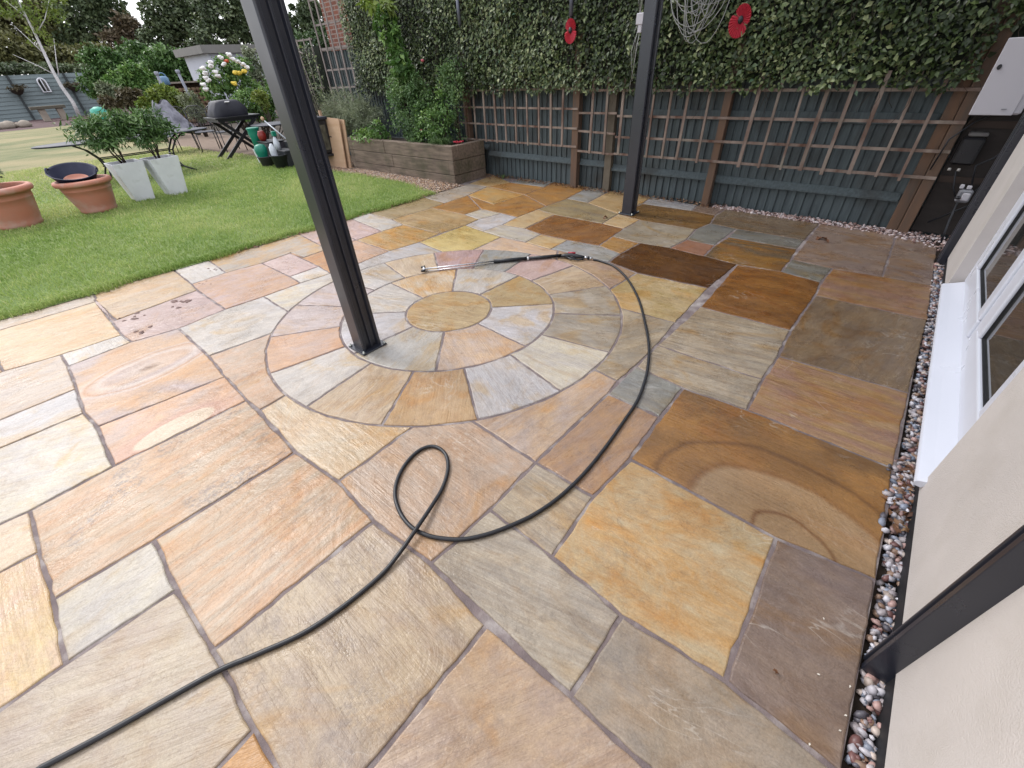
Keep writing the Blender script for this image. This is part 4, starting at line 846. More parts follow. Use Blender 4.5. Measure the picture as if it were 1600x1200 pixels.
# ---------------------------------------------------------------- things hung on the ivy
RED = mat('poppy_red', lin((206, 52, 70), .75), .45, 0, .25, 30, .1, 60)
def poppy(label, cx, cz, r, tilt):
    t = thing('poppy_ornament', label, 'ornament', (cx, 5.33, cz), 'red poppy ornaments on the ivy')
    for nm, a0, a1, off in (('upper_petal', 2, 178, .25), ('lower_petal', 184, 356, -.3)):
        V = [(cx, 5.30, cz)]; n = 30
        for i in range(n + 1):
            a = math.radians(a0 + (a1 - a0) * i / n + tilt); e = math.sin(math.pi * i / n) ** .3
            rr = r * (.6 + .4 * e) * (1.05 if nm == 'lower_petal' else .9) * (1 + .02 * (i % 2)); dy = .012 * (i % 2) - .02 * e
            V.append((cx + .8 * rr * math.cos(a), 5.30 + dy, cz + rr * math.sin(a) * 1.02))
        m = len(V); V += [(x, y + .008, z) for x, y, z in V]
        F = [(0, i, i + 1) for i in range(1, n + 1)] + [(m, m + i + 1, m + i) for i in range(1, n + 1)] + [(i, m + i, m + i + 1, i + 1) for i in range(1, n + 1)]
        MB().add(V, F).build(nm, RED, t)
    b = MB(); b.lathe([(.001, -.02), (.02, -.015), (.024, 0), (.02, .01)], (0, 0, 0), 12, True)
    b.v = [(cx + x, 5.29 + z * .6, cz + y * 1.3) for x, y, z in b.v]; b.build('centre', BLACKM, t)
poppy('red ribbed metal poppy hanging on the ivy under a grey tube', -3.63, 1.735, .115, 0)
poppy('larger red ribbed poppy on the ivy right of the dark post', -1.72, 1.68, .125, -30)
GT = mat('grey_tube', lin((130, 134, 150), .5), .4, .2, .1, 20)
for (lab, x, z0, z1) in (('grey hanging tube light above the left red poppy', -3.64, 1.86, 2.2), ('grey tube light on the ivy beside the tall green climber', -7.35, 1.95, 2.16), ('grey tube light on the ivy between the climber and the red poppy', -5.5, 1.92, 2.25)):
    t = thing('tube_light', lab, 'light', (x, 5.3, z0), 'grey tube lights on the ivy')
    b = MB(); b.tube([(x, 5.31, z0), (x, 5.31, z1)], .022, 12); b.build('tube', GT, t)
    b = MB(); b.tube([(x, 5.31, z0 - .03), (x, 5.31, z0 - .001)], .012, 10); b.build('cap', BLACKM, t)
WC = mat('pale_cable', lin((200, 200, 196), .6), .5)
t = thing('junction_box', 'white junction box hanging in cable strands left of the dark post', 'electrical box', (-2.73, 5.25, 1.7))
jb = (-2.713, 5.25, 1.761)
MB().box((jb[0] - .045, 5.22, jb[2] - .045), (jb[0] + .04, 5.28, jb[2] + .05), .006).build('body', BOXM, t)
MB().box((jb[0] - .02, 5.225, jb[2] - .11), (jb[0] + .025, 5.265, jb[2] - .046), .004).build('plug', BOXM, t)
b = MB()
for k in range(6):
    x = jb[0] + rnd.uniform(-.04, .03); b.tube([(x, 5.25, jb[2] + .04), (x + rnd.uniform(-.05, .05), 5.24, jb[2] + .2), (x + rnd.uniform(-.1, .1), 5.24, jb[2] + .45)], .003, 4)
for k in range(4):
    x = jb[0] + rnd.uniform(-.03, .03); z1 = jb[2] - rnd.uniform(.3, .62)
    b.tube([(x, 5.24, jb[2] - .1), (x - .03 + rnd.uniform(-.03, .03), 5.24, (jb[2] + z1) / 2), (x - .03 + rnd.uniform(-.05, .05), 5.26, z1)], .003, 4)
b.build('cable', WC, t)
b = MB(); cx0, cz0 = -2.12, 1.98
for k in range(15):
    dx = rnd.uniform(.08, .34); dep = rnd.uniform(.12, .46); ox = rnd.uniform(-.12, .1)
    b.tube([(cx0 + ox + dx * math.cos(a) , 5.26 + rnd.uniform(-.015, .015), cz0 + .25 - (dep + .25) * (math.sin(a) ** .8)) for a in np.linspace(0.02, math.pi - .02, 14)], .0035, 5)
tag(b.build('cable_bundle', WC), 'tangled loops of pale string light cable hanging on the ivy beside the dark post', 'cables')
# ---------------------------------------------------------------- hose and lance
def smooth(pts, k=6):
    P = [Vector(p) for p in pts]; out = []
    for i in range(len(P) - 1):
        a, b, c, d = P[max(i - 1, 0)], P[i], P[i + 1], P[min(i + 2, len(P) - 1)]
        for j in range(k):
            t = j / k; out.append(.5 * ((2 * b) + (c - a) * t + (2 * a - 5 * b + 4 * c - d) * t * t + (3 * b - a - 3 * c + d) * t ** 3))
    out.append(P[-1]); return out
hp = []
for i, (x, y) in enumerate(HOSE):
    z = .0095
    if i in (8, 9, 10): z = (.019, .030, .019)[i - 8]
    hp.append((x, y, z))
hp = [(hp[0][0] * 1.25, hp[0][1] * 1.0 - .25, .0095)] + hp
tag(MB().tube(smooth(hp, 8), .0085, 10).build('pressure_hose', RUBBER), 'long black pressure washer hose looping across the sandstone slabs', 'hose')
lance = thing('pressure_lance', 'pressure washer lance with black grip and trigger lying on the paving circle', 'pressure washer lance', (-2.4, 2.9, 0))
def T(a, b, r0, r1, nm, m, n=12, z0=.02, z1=.02):
    return MB().tube([(a[0], a[1], z0), (b[0], b[1], z1)], [r0, r1], n).build(nm, m, lance)
A, B_, C_, D_, E_ = (-2.155, 3.14), (-2.605, 2.665), (-3.0, 2.165), (-2.185, 3.125), (-1.95, 3.20)
def lp(a, b, t): return (a[0] + (b[0] - a[0]) * t, a[1] + (b[1] - a[1]) * t)
T(lp(A, B_, .03), lp(A, B_, .50), .0155, .0155, 'grip_sleeve', RUBBER); T(lp(A, B_, .525), B_, .0155, .0165, 'grip_sleeve', RUBBER)
T(lp(A, B_, .50), lp(A, B_, .525), .0162, .0162, 'collar', mat('collar_white', (.7, .7, .7), .4))
T(B_, C_, .0055, .0055, 'tube', STEEL, 8, .02, .026)
T((B_[0] + .02, B_[1] - .02), (C_[0] + .035, C_[1] + .0), .0035, .0035, 'second_tube', STEEL, 8, .012, .014)
ub = unit(np.array([C_[0] - B_[0], C_[1] - B_[1]])); pv = np.array([-ub[1], ub[0]])
q = np.array(C_)
MB().tube([(*(q + pv * .035), .028), (*(q - pv * .055), .022)], .013, 10).build('nozzle_block', STEEL, lance)
for s in (.035, -.055): MB().tube([(*(q + pv * s - ub * .01), .024), (*(q + pv * s + ub * .028), .022)], [.012, .009], 10).build('nozzle', BLACKM, lance)
# trigger gun: body, guard loop, trigger, red latch
g0, g1 = np.array((-2.15, 3.125)), np.array((-1.985, 3.20)); gd = unit(g1 - g0); gp = np.array([-gd[1], gd[0]])
def gq(t, s, z): return (*(g0 + (g1 - g0) * t + gp * s), z)
MB().tube([gq(-.1, 0, .02), gq(.08, .004, .024), gq(.4, .012, .028), gq(.75, .0, .026), gq(1.1, -.005, .022)], [.014, .022, .026, .021, .014], 12, flat=.8).build('gun_body', BLACKM, lance)
MB().tube([gq(.15, -.01, .02), gq(.45, -.05, .016), gq(.85, -.06, .014), gq(1.05, -.035, .016), gq(1.08, -.008, .02)], .008, 8).build('trigger_guard', BLACKM, lance)
MB().tube([gq(.35, -.01, .022), gq(.7, -.03, .018)], .006, 6).build('trigger', BLACKM, lance)
MB().tube([gq(.25, .018, .046), gq(.62, .016, .050)], .009, 8).build('latch', mat('latch_red', lin((190, 40, 60), .7), .4), lance)
MB().tube([gq(-.22, 0, .02), gq(-.12, 0, .02)], .010, 10).build('ferrule', STEEL, lance)
MB().tube([gq(1.1, -.005, .02), gq(1.25, -.005, .018)], .011, 6).build('coupling', STEEL, lance)
MB().tube([gq(1.25, -.005, .018), gq(1.34, -.005, .018)], .015, 10).build('coupling_nut', BLACKM, lance)
MB().tube([gq(1.34, -.005, .016), gq(1.5, 0, .014)], .009, 8).build('coupling', STEEL, lance)
# small debris on the slabs
DEB = mat('wet_debris', lin((132, 76, 58), .5), .6, 0, .5, 40, c2=lin((80, 46, 40), .45))
def blob(pts_n, c, r, m, nm, lab, cat='debris', grp=None, h=.003, sq=1):
    b = MB(); 
    for _ in range(pts_n):
        cx = c[0] + rnd.gauss(0, r); cy = c[1] + rnd.gauss(0, r * sq); k = 9; rr = r * rnd.uniform(.12, .5)
        V = []
        ph = rnd.random() * 6
        for zz, f in ((.0006, 1), (h * .6, .85), (h, .4)):
            V += [(cx + rr * f * (1 + .3 * math.sin(3 * a + ph)) * math.cos(a), cy + rr * f * (1 + .3 * math.cos(2 * a + ph)) * math.sin(a), zz) for a in [6.283 * i / k for i in range(k)]]
        F = [(i, (i + 1) % k, k + (i + 1) % k, k + i) for i in range(k)] + [(k + i, k + (i + 1) % k, 2 * k + (i + 1) % k, 2 * k + i) for i in range(k)] + [tuple(range(2 * k, 3 * k))]
        b.add(V, F, True)
    return tag(b.build(nm, m), lab, cat, grp, 'stuff')
for i, (u, lab) in enumerate((((-4.25, 0.536), 'r'), ((-4.496, 0.816), 'r'), ((-4.236, 0.205), 'r'), ((-3.909, 0.221), 'r'), ((-4.799, 0.985), 'r'))):
    blob((9, 7, 7, 5, 5)[i], u, (.05, .035, .045, .035, .03)[i], DEB, 'wet_leaf_debris', 'dark wet leaf crumbs scattered on the pale slabs near the lawn')
def dead_leaf(c, s, lab, m=None, n=5):
    P = np.array([[c[0] + rnd.uniform(-s, s) * .6, c[1] + rnd.uniform(-s, s) * .6, .012] for _ in range(n)])
    D = RS.randn(n, 3) * [1, 1, .15]; N_ = RS.randn(n, 3) * .35 + [0, 0, 1]
    tag(leaves('fallen_leaf', P, D, N_, s * 1.3, s * .8, m or LIT, var=np.full(n, .45), fold=.35, droop=.35), lab, 'leaf')
dead_leaf((-0.385, 4.851), .05, 'curled brown leaf lying on the big grey slab near the fence')
dead_leaf((0.243, 0.79), .012, 'tiny dark crumpled leaf on the pinkish slab beside the gravel strip', n=3)
dead_leaf((-2.447, 4.404), .04, 'small brown leaf on the speckled slab left of the far fluted post', n=3)
PET = leafmat('pale_petal', [lin((235, 228, 215), .8)] * 3, .6, .1)
P = np.array([(0.318, 1.055, 0.0), (0.421, 0.811, 0.0), (0.415, 0.897, 0.0), (0.409, 0.758, 0.0), (0.346, 0.87, 0.0), (0.357, 0.674, 0.0)]) + [0, 0, .004]
n = len(P); tag(leaves('pale_petals', P, RS.randn(n, 3) * [1, 1, .1], np.tile([0, 0, 1.], (n, 1)), .009, .005, PET), 'tiny pale petals scattered on the pinkish slab', kind='stuff')
# ---------------------------------------------------------------- raised sleeper bed
bed = thing('raised_bed', 'weathered timber sleeper raised bed in the corner of lawn and fence', 'raised bed', (-6.7, 5.1, 0))
def slp(a, b_):
    MB().box(a, b_).build('sleeper', SLEEP, bed, bevel=.008)
bx0, bx1, by0, by1 = -8.07, -5.315, 4.715, 5.42
zc = (-.03, .125, .325, .525)
sp = (-7.0, -6.86, -7.05)
for i in range(3):
    z0, z1 = zc[i] + .003, zc[i + 1] - .002
    slp((bx0, by0, z0), (sp[i] - .003, by0 + .11, z1)); slp((sp[i] + .002, by0 + .003 * i, z0), (bx1 - (.0 if i != 1 else .11), by0 + .112, z1))
    ys = by0 + (.114 if i != 1 else 0)
    slp((bx1 - .108, ys, z0), (bx1 + .003 * i, by1, z1))
    slp((bx0 - .11, by0, z0), (bx0 - .003, by1, z1))
MB().box((bx0, by0 + .115, .0), (bx1 - .11, by1 + .08, .44)).build('soil', SOIL, bed)
# plants --------------------------------------------------------
G1 = leafmat('mid_green_leaf', [lin((66, 100, 50), .65), lin((108, 148, 76), .75), lin((170, 200, 112), .8)], .45, .3)
G2 = leafmat('dark_green_leaf', [lin((48, 68, 40), .6), lin((78, 106, 62), .65), lin((116, 140, 86), .7)], .42, .2)
G3 = leafmat('bluish_green_leaf', [lin((66, 94, 56), .65), lin((108, 142, 86), .75), lin((160, 184, 122), .8)], .5, .3)
G4 = leafmat('grey_green_leaf', [lin((100, 112, 88), .7), lin((144, 154, 122), .75), lin((182, 184, 156), .8)], .6, .2)
G5 = leafmat('yellow_green_leaf', [lin((96, 120, 50), .6), lin((146, 168, 74), .65), lin((190, 196, 96), .7)], .5, .35)
G6 = leafmat('laurel_leaf', [lin((54, 82, 44), .65), lin((90, 126, 66), .7), lin((146, 176, 110), .8)], .42, .25, .4)
BR = leafmat('brown_foliage', [lin((84, 74, 52), .5), lin((112, 100, 70), .55), lin((140, 126, 96), .6)], .6, .2)
def stems(name, base, tops, r, m, parent, wob=.04):
    b = MB()
    for tp in tops:
        p = [Vector(base) + Vector((rnd.gauss(0, wob * .5), rnd.gauss(0, wob * .5), 0))]; e = Vector(tp)
        for k in (.35, .7): p.append(p[0].lerp(e, k) + Vector((rnd.gauss(0, wob), rnd.gauss(0, wob), 0)))
        p.append(e); b.tube(p, [r, r * .8, r * .55, r * .3], 6)
    return b.build(name, m, parent)
def shrub(name, label, base, blobs, n, L, W, m, cat='shrub', grp=None, r=.012, clump=.25, shell=.7, ns=7, up=.3, tm=None, droop=.15, zmin=None):
    t = thing(name, label, cat, base, grp)
    crown('foliage', blobs, n, L, W, m, t, clump, shell, up, droop, zmin=zmin)
    tops = [(b[0] + rnd.gauss(0, b[3] * .3), b[1] + rnd.gauss(0, b[4] * .3), b[2] + rnd.uniform(-.3, .4) * b[5]) for b in (blobs * ns)[:max(ns, len(blobs))]]
    stems('stem', base, tops, r, tm or TRUNK, t)
    return t
bz = .45
# tall green climber
P0 = (-6.79, 5.1, 0.53)
shrub('leafy_shrub', 'large feathery green shrub filling the middle of the raised bed', (-6.45, 5.1, bz), [(-6.65, 5.05, .9, .38, .28, .42), (-6.35, 5.05, .75, .34, .25, .32), (-6.85, 5.1, 1.15, .28, .22, .25), (-6.4, 5.1, 1.15, .22, .2, .24)], 7200, .05, .024, G3, clump=.22, shell=.55, ns=9)
t = thing('climbing_plant', 'tall narrow bright green climber rising from the bed up the ivy', 'climber', (-6.7, 5.15, bz))
crown('foliage', [(-6.62, 5.08, 1.30, .17, .12, .25), (-6.68, 5.05, 1.6, .15, .12, .25), (-6.74, 5.02, 1.85, .13, .1, .22), (-6.8, 5.0, 2.1, .15, .12, .2)], 1500, .095, .05, G1, t, .3, .5, .4, .35)
crown('young_leaf', [(-6.95, 4.95, 2.3, .22, .14, .1), (-6.75, 4.95, 2.22, .2, .12, .08)], 190, .11, .045, G5, t, .3, .5, .4, .35)
stems('stem', (-6.65, 5.15, bz), [(-6.85, 5.02, 2.3), (-6.75, 5.04, 2.0)], .012, TRUNK, t, .02)
shrub('rose_bush', 'rose bush with yellowing leaves in the right half of the bed', (-5.95, 5.1, bz), [(-5.95, 5.0, .8, .3, .24, .32), (-5.75, 5.1, 1.0, .2, .2, .22), (-6.15, 5.0, .62, .25, .2, .2)], 2300, .042, .026, G1, cat='rose bush', clump=.3, shell=.5, ns=8)
shrub('rose_bush', 'upright light green rose stems at the right end of the bed by the trellis', (-5.6, 5.2, bz), [(-5.6, 5.2, .95, .16, .14, .42), (-5.75, 5.25, 1.35, .25, .12, .22)], 1500, .04, .024, G3, cat='rose bush', clump=.35, shell=.45, ns=6)
shrub('bramble_shoot', 'bright green leafy shoots spilling over the left end of the bed', (-7.6, 4.9, bz), [(-7.6, 4.8, .58, .32, .14, .1), (-7.25, 4.85, .62, .2, .15, .14)], 520, .06, .035, G1, cat='plant', clump=.4, shell=.4, ns=5)
def tuft(label, c, n, h, spread, m, cat='plant', name='grass_tuft'):
    t = thing(name, label, cat, c); V = []; F = []
    for i in range(n):
        a = rnd.random() * 6.283; l = h * rnd.uniform(.5, 1.1); s = spread * rnd.uniform(.4, 1.2); w = .004
        bx, by = c[0] + rnd.gauss(0, .03), c[1] + rnd.gauss(0, .03)
        pts = [(bx + math.cos(a) * s * q ** 1.5, by + math.sin(a) * s * q ** 1.5, c[2] + l * (q - .55 * q * q * q)) for q in (0, .35, .7, 1)]
        k = len(V); sx, sy = -math.sin(a) * w, math.cos(a) * w
        for j, p in enumerate(pts): f = (1, .9, .6, .1)[j]; V += [(p[0] + sx * f, p[1] + sy * f, p[2]), (p[0] - sx * f, p[1] - sy * f, p[2])]
        F += [(k + 2 * j, k + 2 * j + 1, k + 2 * j + 3, k + 2 * j + 2) for j in range(3)]
    npmesh('blades', V, F, m, t, np.repeat(RS.rand(n), 8))
tuft('blue green grassy tuft hanging over the front of the bed left of centre', (-6.35, 4.86, bz), 150, .2, .18, G3)
tuft('larger blue green grassy tuft near the right corner of the bed', (-5.72, 4.9, bz), 260, .3, .26, G3)
tuft('small weed sprouting from the gap at the fence foot', (-4.95, 5.42, 0), 18, .12, .08, G1, name='weed')
t = thing('red_dish', 'small red dish resting on the right corner of the bed', 'dish', (-5.45, 5.0, .525))
MB().lathe([(.03, .0), (.055, .012), (.06, .02), (.05, .018), (.028, .006)], (-5.45, 5.0, .5255), 20).build('bowl', RED, t)
b = MB()
for i in range(7): a = i * .9; b.tube([(-5.45, 5.0, .532), (-5.45 + .05 * math.cos(a), 5 + .05 * math.sin(a), .55), (-5.45 + .085 * math.cos(a), 5 + .085 * math.sin(a), .548)], .008, 6)
b.build('petal', RED, t)
def blooms(lab, pts, r, m, nm='flower', grp=None, parent=None, cat='flower'):
    for p in pts:
        b = MB()
        for k in range(7):
            a = k * 2.4; rr = r * (.25 + .1 * k)
            c = (p[0] + math.cos(a) * r * .35, p[1] + math.sin(a) * r * .35, p[2] + rnd.uniform(-.2, .3) * r)
            b.lathe([(.01 * r, -.4 * r), (.45 * r, -.15 * r), (.55 * r, .15 * r), (.3 * r, .4 * r)], c, 7)
        b.build(nm, m, parent)
WH = mat('white_petal', lin((244, 240, 238), .85), .6, 0, .08, 30); YE = mat('yellow_petal', lin((246, 214, 80), .8), .6, 0, .1, 30); PK = mat('pink_petal', lin((226, 110, 130), .7), .6)
rb = [o for o in bpy.data.objects if o.name.startswith('rose_bush')]
blooms('', [(-6.035, 5.0, 1.555)], .03, PK, 'flower', parent=rb[0]); blooms('', [(-6.125, 4.85, 0.696)], .02, PK, parent=rb[0])
shrub('lavender_bush', 'rounded grey green lavender bush behind the left end of the bed', (-8.75, 5.15, 0), [(-8.75, 5.15, .86, .5, .3, .34), (-8.15, 5.1, .80, .42, .28, .30)], 9000, .09, .008, G4, clump=.22, shell=.6, ns=6, up=.1, droop=0)
shrub('dry_seedhead_plant', 'brownish plant with dry seed heads between stove and lavender', (-9.5, 5.2, 0), [(-9.55, 5.2, .75, .42, .25, .3)], 1700, .045, .012, BR, clump=.3, shell=.5, ns=6)
# tall pale trellis, low trellis with arch
trellis('tall pale timber trellis at the left end of the ivy', -9.55, -8.55, .55, 3.3, 5.42, (-9.53, -9.3, -9.06, -8.81, -8.57), (.75, .99, 1.25, 1.53, 1.86, 2.2, 2.55, 2.9, 3.2), TRELG, .017, 'tall_trellis', jit=.006, group=None)
trellis('low pale trellis left of the tall one with dark sky behind', -12.0, -9.75, 1.2, 2.05, 5.40, np.linspace(-11.95, -9.8, 9), (2.03, 1.25), TRELG, .015, 'low_trellis', jit=.006, group=None)
t = thing('trellis_arch', 'pale lattice hoop against the second ivy screen', 'trellis', (-10.6, 5.3, .6))
b = MB(); b.tube([(-10.95 + .9 * q, 5.3, .5 + 1.35 * math.sin(math.pi * (.08 + .5 * q))) for q in np.linspace(0, 1, 16)], .012, 6)
for k in range(8):
    q = .12 + .1 * k; zt = .5 + 1.35 * math.sin(math.pi * (.08 + .5 * q)); b.tube([(-10.95 + .9 * q, 5.3, zt), (-10.95 + .9 * q + .35, 5.29, .45)], .006, 5); b.tube([(-10.95 + .9 * q, 5.31, zt), (-10.95 + .9 * q - .3, 5.31, .45)], .006, 5)
b.build('lattice', TRELG, t)
# neighbour brick building behind the fence
BRICK = bpy.data.materials.new('red_brick'); _t = NT(BRICK); _b = _t.n('TexBrick')
_b.inputs['Color1'].default_value = rgba(lin((168, 100, 76), .5)); _b.inputs['Color2'].default_value = rgba(lin((140, 80, 62), .5)); _b.inputs['Mortar'].default_value = rgba(lin((170, 150, 138), .6))
_b.inputs['Scale'].default_value = 1; _b.inputs['Brick Width'].default_value = .225; _b.inputs['Row Height'].default_value = .075; _b.inputs['Mortar Size'].default_value = .01
_mp = _t.n('Mapping'); _mp.inputs['Rotation'].default_value = (math.radians(90), 0, 0); _t.l(_t.obj(), _mp.inputs[0]); _t.l(_mp.outputs[0], _b.inputs[0]); _t.l(_b.outputs[0], _t.b.inputs['Base Color']); _t.b.inputs['Roughness'].default_value = .85
nb = thing('brick_outbuilding', 'red brick neighbouring building seen through the tall trellis', 'building', (-9.5, 7.5, 0))
MB().box(((-11.171, 6.6, 2.338)[0], 6.6, 0), (-5.5, 9.5, 3.6)).build('wall', BRICK, nb)
MB().box((-12.6, 6.5, 3.6), (-5.4, 9.6, 3.75)).build('roof', mat('slate_roof', (.05, .05, .06), .7), nb)
MB().box((-9.0, 6.56, 2.35), (-8.4, 6.6, 2.55)).build('window', GLASS, nb)
# ---------------------------------------------------------------- pots on the lawn
def pot(label, c, R, H, grp):
    t = thing('terracotta_pot', label, 'pot', (c[0], c[1], 0), grp)
    s = R / .325; h = H / .46
    prof = [(.195, 0), (.22, .02), (.215, .05), (.235, .12), (.262, .24), (.278, .315), (.284, .32), (.284, .332), (.288, .385), (.325, .392), (.335, .41), (.335, .435), (.325, .452), (.295, .46), (.278, .452), (.27, .40), (.262, .36)]
    MB().lathe([(r * s, z * h) for r, z in prof] + [(.05 * s, .355 * h)], (c[0], c[1], .002), 48, True).build('body', TERRA, t)
    MB().lathe([(.001, .375 * h), (.26 * s, .37 * h)], (c[0], c[1], 0), 30, False).build('compost', SOIL, t)
    return t
pg = 'terracotta pots on the lawn'
pot('wide terracotta pot on the lawn at the left picture edge', (-9.02, -.02), .36, .50, pg)
pot('terracotta pot holding a dark rubber tub beside the white planters', (-9.0, .86), .33, .44, pg)
def tip(vs):
    q = Matrix.Rotation(math.radians(17), 3, 'Y'); p = Vector((-9.03, .82, .42)); return [tuple(q @ ((Vector(v) - p) * .9) + p + Vector((0, 0, .005))) for v in vs]
tub = thing('rubber_tub', 'dark blue rubber tub with two handles resting in the terracotta pot', 'tub', (-9.02, .83, .38))
DBL = mat('dark_blue_rubber', lin((40, 44, 84), .45), .6, 0, .15, 10)
b = MB(); b.lathe([(.18, .30), (.225, .38), (.30, .52), (.318, .535), (.305, .54), (.285, .52), (.21, .385), (.17, .37)], (-9.03, .82, .03), 40); b.v = tip(b.v); b.build('body', DBL, tub)
for s in (1, -1):
    b = MB(); b.tube([(-9.03 + .30 * math.cos(1.2 + s * a) * 1, .82 + .30 * math.sin(1.2 + s * a) * 1, .55 + .05 * math.sin(q * math.pi)) for q, a in zip(np.linspace(0, 1, 9), (np.linspace(-.3, .3, 9) + (0 if s > 0 else math.pi)))], .012, 6); b.v = tip(b.v); b.build('handle', DBL, tub)
t = thing('plant_saucer', 'small terracotta saucer inside the dark rubber tub', 'saucer', (-9.03, .82, .42))
b = MB(); b.lathe([(.12, .415), (.15, .45), (.155, .452), (.14, .43), (.02, .424)], (-9.03, .82, .0), 30); b.v = tip(b.v); b.build('dish', TERRA, t)
shrub('potted_plant', 'grey green plant growing in the terracotta pot at the left edge', (-9.1, -.15, .42), [(-9.15, -.2, .72, .3, .3, .22)], 1500, .06, .02, G4, cat='plant', clump=.3, shell=.4, ns=5)
def planter(label, c, a):
    t = thing('square_planter', label, 'planter', (c[0], c[1], 0), 'white tapered planters')
    h = .545; b0, b1 = .125, .205; V = []
    for (w, z) in ((b0, .0), (b1, h), (b1 - .02, h), (b1 - .03, h - .05)):
        for (sx, sy) in ((-1, -1), (1, -1), (1, 1), (-1, 1)):
            x, y = sx * w, sy * w; V.append((c[0] + x * math.cos(a) - y * math.sin(a), c[1] + x * math.sin(a) + y * math.cos(a), z + .002))
    F = [(3, 2, 1, 0), (12, 13, 14, 15)]
    for r in range(3):
        for i in range(4): j = (i + 1) % 4; F.append((r * 4 + i, r * 4 + j, r * 4 + 4 + j, r * 4 + 4 + i))
    MB().add(V, F).build('body', WPOT, t, bevel=.004)
    MB().box((c[0] - .15, c[1] - .15, h - .07), (c[0] + .15, c[1] + .15, h - .046), rot=Matrix.Rotation(a, 3, 'Z')).build('compost', SOIL, t)
planter('white tapered planter nearer the terracotta pots', (-9.22, 1.47), .05); planter('white tapered planter nearer the dark post, slightly further right', (-9.17, 1.93), .1)
for (c, lab) in (((-9.22, 1.47), 'bushy evergreen on a thin stem in the left white planter'), ((-9.17, 1.93), 'bushy evergreen on a thin stem in the right white planter')):
    shrub('potted_evergreen', lab, (c[0], c[1], .5), [(c[0] - .02, c[1] - .04, .93, .40, .36, .19), (c[0] + .03, c[1] + .08, 1.03, .26, .22, .16)], 3000, .085, .022, G6, cat='potted shrub', clump=.28, shell=.5, ns=5, r=.012, grp='evergreens in the white planters', droop=.2)
# ---------------------------------------------------------------- metal dining table
TBL = mat('grey_metal_top', lin((64, 68, 86), .4), .55, .1, .1, 10)
tb = thing('garden_table', 'long oval dark metal garden table behind the white planters', 'table', (-11.75, 2.1, 0))
b = MB(); b.lathe([(.001, .66), (.98, .66), (1.0, .672), (1.0, .682), (.98, .69), (.001, .69)], (0, 0, 0), 56); b.v = [(-11.75 + x * .52, 2.15 + y * 1.42, z + .01) for x, y, z in b.v]; b.build('tabletop', TBL, tb)
for sy in (-1, 1):
    for sx in (-1, 1):
        b = MB(); b.tube([(-11.75 + sx * .16, 2.15 + sy * .9, .67), (-11.75 + sx * .14, 2.15 + sy * .72, .56), (-11.75 + sx * .12, 2.15 + sy * .6, .40), (-11.75 + sx * .15, 2.15 + sy * .56, .25), (-11.75 + sx * .26, 2.15 + sy * .62, .1), (-11.75 + sx * .4, 2.15 + sy * .78, .012)], .017, 6); b.build('leg', BLACKM, tb)
for z in (.26, .40):
    for sx in (-1, 1):
        b = MB(); b.tube([(-11.75 + sx * .13, 1.55, z), (-11.75 + sx * .13, 2.75, z)], .010, 6); b.build('stretcher', BLACKM, tb)
b = MB(); b.tube([(-11.9, 1.58, .33), (-11.6, 1.58, .33)], .012, 6); b.tube([(-11.9, 2.72, .33), (-11.6, 2.72, .33)], .012, 6); b.build('cross_bar', BLACKM, tb)
# ---------------------------------------------------------------- metal chairs
def chair(label, loc, rz):
    t = thing('metal_chair', label, 'chair', (0, 0, 0), 'black metal garden chairs')
    for sx in (-1, 1):
        b = MB(); b.tube([(sx * .22, -.2, .44), (sx * .24, -.25, 0)], .011, 6); b.build('leg', BLACKM, t)
        b = MB(); b.tube([(sx * .2, .2, .44), (sx * .21, .28, 0)], .011, 6); b.build('leg', BLACKM, t)
        b = MB(); b.tube([(sx * .23, -.22, .43), (sx * .26, -.24, .62), (sx * .26, -.05, .66), (sx * .24, .2, .64)], .010, 6); b.build('armrest', BLACKM, t)
    b = MB(); b.box((-.22, -.22, .435), (.22, .22, .452)); b.build('seat', TBL, t, bevel=.006)
    b = MB(); b.tube([(-.21, .2, .44), (-.23, .28, .7), (-.2, .35, .92), (-.1, .375, .99), (.1, .375, .99), (.2, .35, .92), (.23, .28, .7), (.21, .2, .44)], .012, 6); b.build('back_frame', BLACKM, t)
    b = MB()
    for k in range(7): x = -.15 + .05 * k; b.tube([(x, .21, .46), (x, .29, .7), (x, .36, .96)], .005, 5)
    b.tube([(-.22, .25, .6), (.22, .25, .6)], .006, 5); b.tube([(-.22, .33, .84), (.22, .33, .84)], .006, 5)
    b.build('back_rods', BLACKM, t)
    return t
c0 = chair('black metal rod back chair leftmost of the row, under the draped cover', None, 0)
c0.location = (-14.9, 3.9, 0); c0.rotation_euler = (0, 0, 1.2)
for (lab, l, r) in (('black metal rod back chair in the middle of the row', (-14.3, 4.25, 0), 1.35), ('black metal rod back chair next to the covered barbecue', (-13.6, 4.55, 0), 1.5)):
    c = copytree(c0); c.location = l; c.rotation_euler = (0, 0, r); c['label'] = lab
CLO = mat('grey_cover_cloth', lin((190, 188, 200), .7), .75, 0, .5, 3.5, .3, 20, c2=lin((88, 88, 102), .5))
cv = thing('furniture_cover', 'crumpled grey cover draped over the leftmost metal chair', 'cover', (-14.9, 3.85, 0))
V = []; nu, nv = 22, 18
for i in range(nu):
    for j in range(nv):
        u, v = i / (nu - 1), j / (nv - 1); a = u * 6.283
        rr = .28 + .24 * v + .06 * math.sin(a * 5 + v * 3) * v + .04 * math.sin(a * 9)
        z = 1.12 - .72 * v ** 1.1 + .05 * math.sin(a * 3) * (1 - v) + .08 * math.sin(a * 2 + 1) * v
        V.append((-14.95 + rr * math.cos(a) * (.35 + .65 * v), 3.75 + rr * math.sin(a) * (.55 + .6 * v), z))
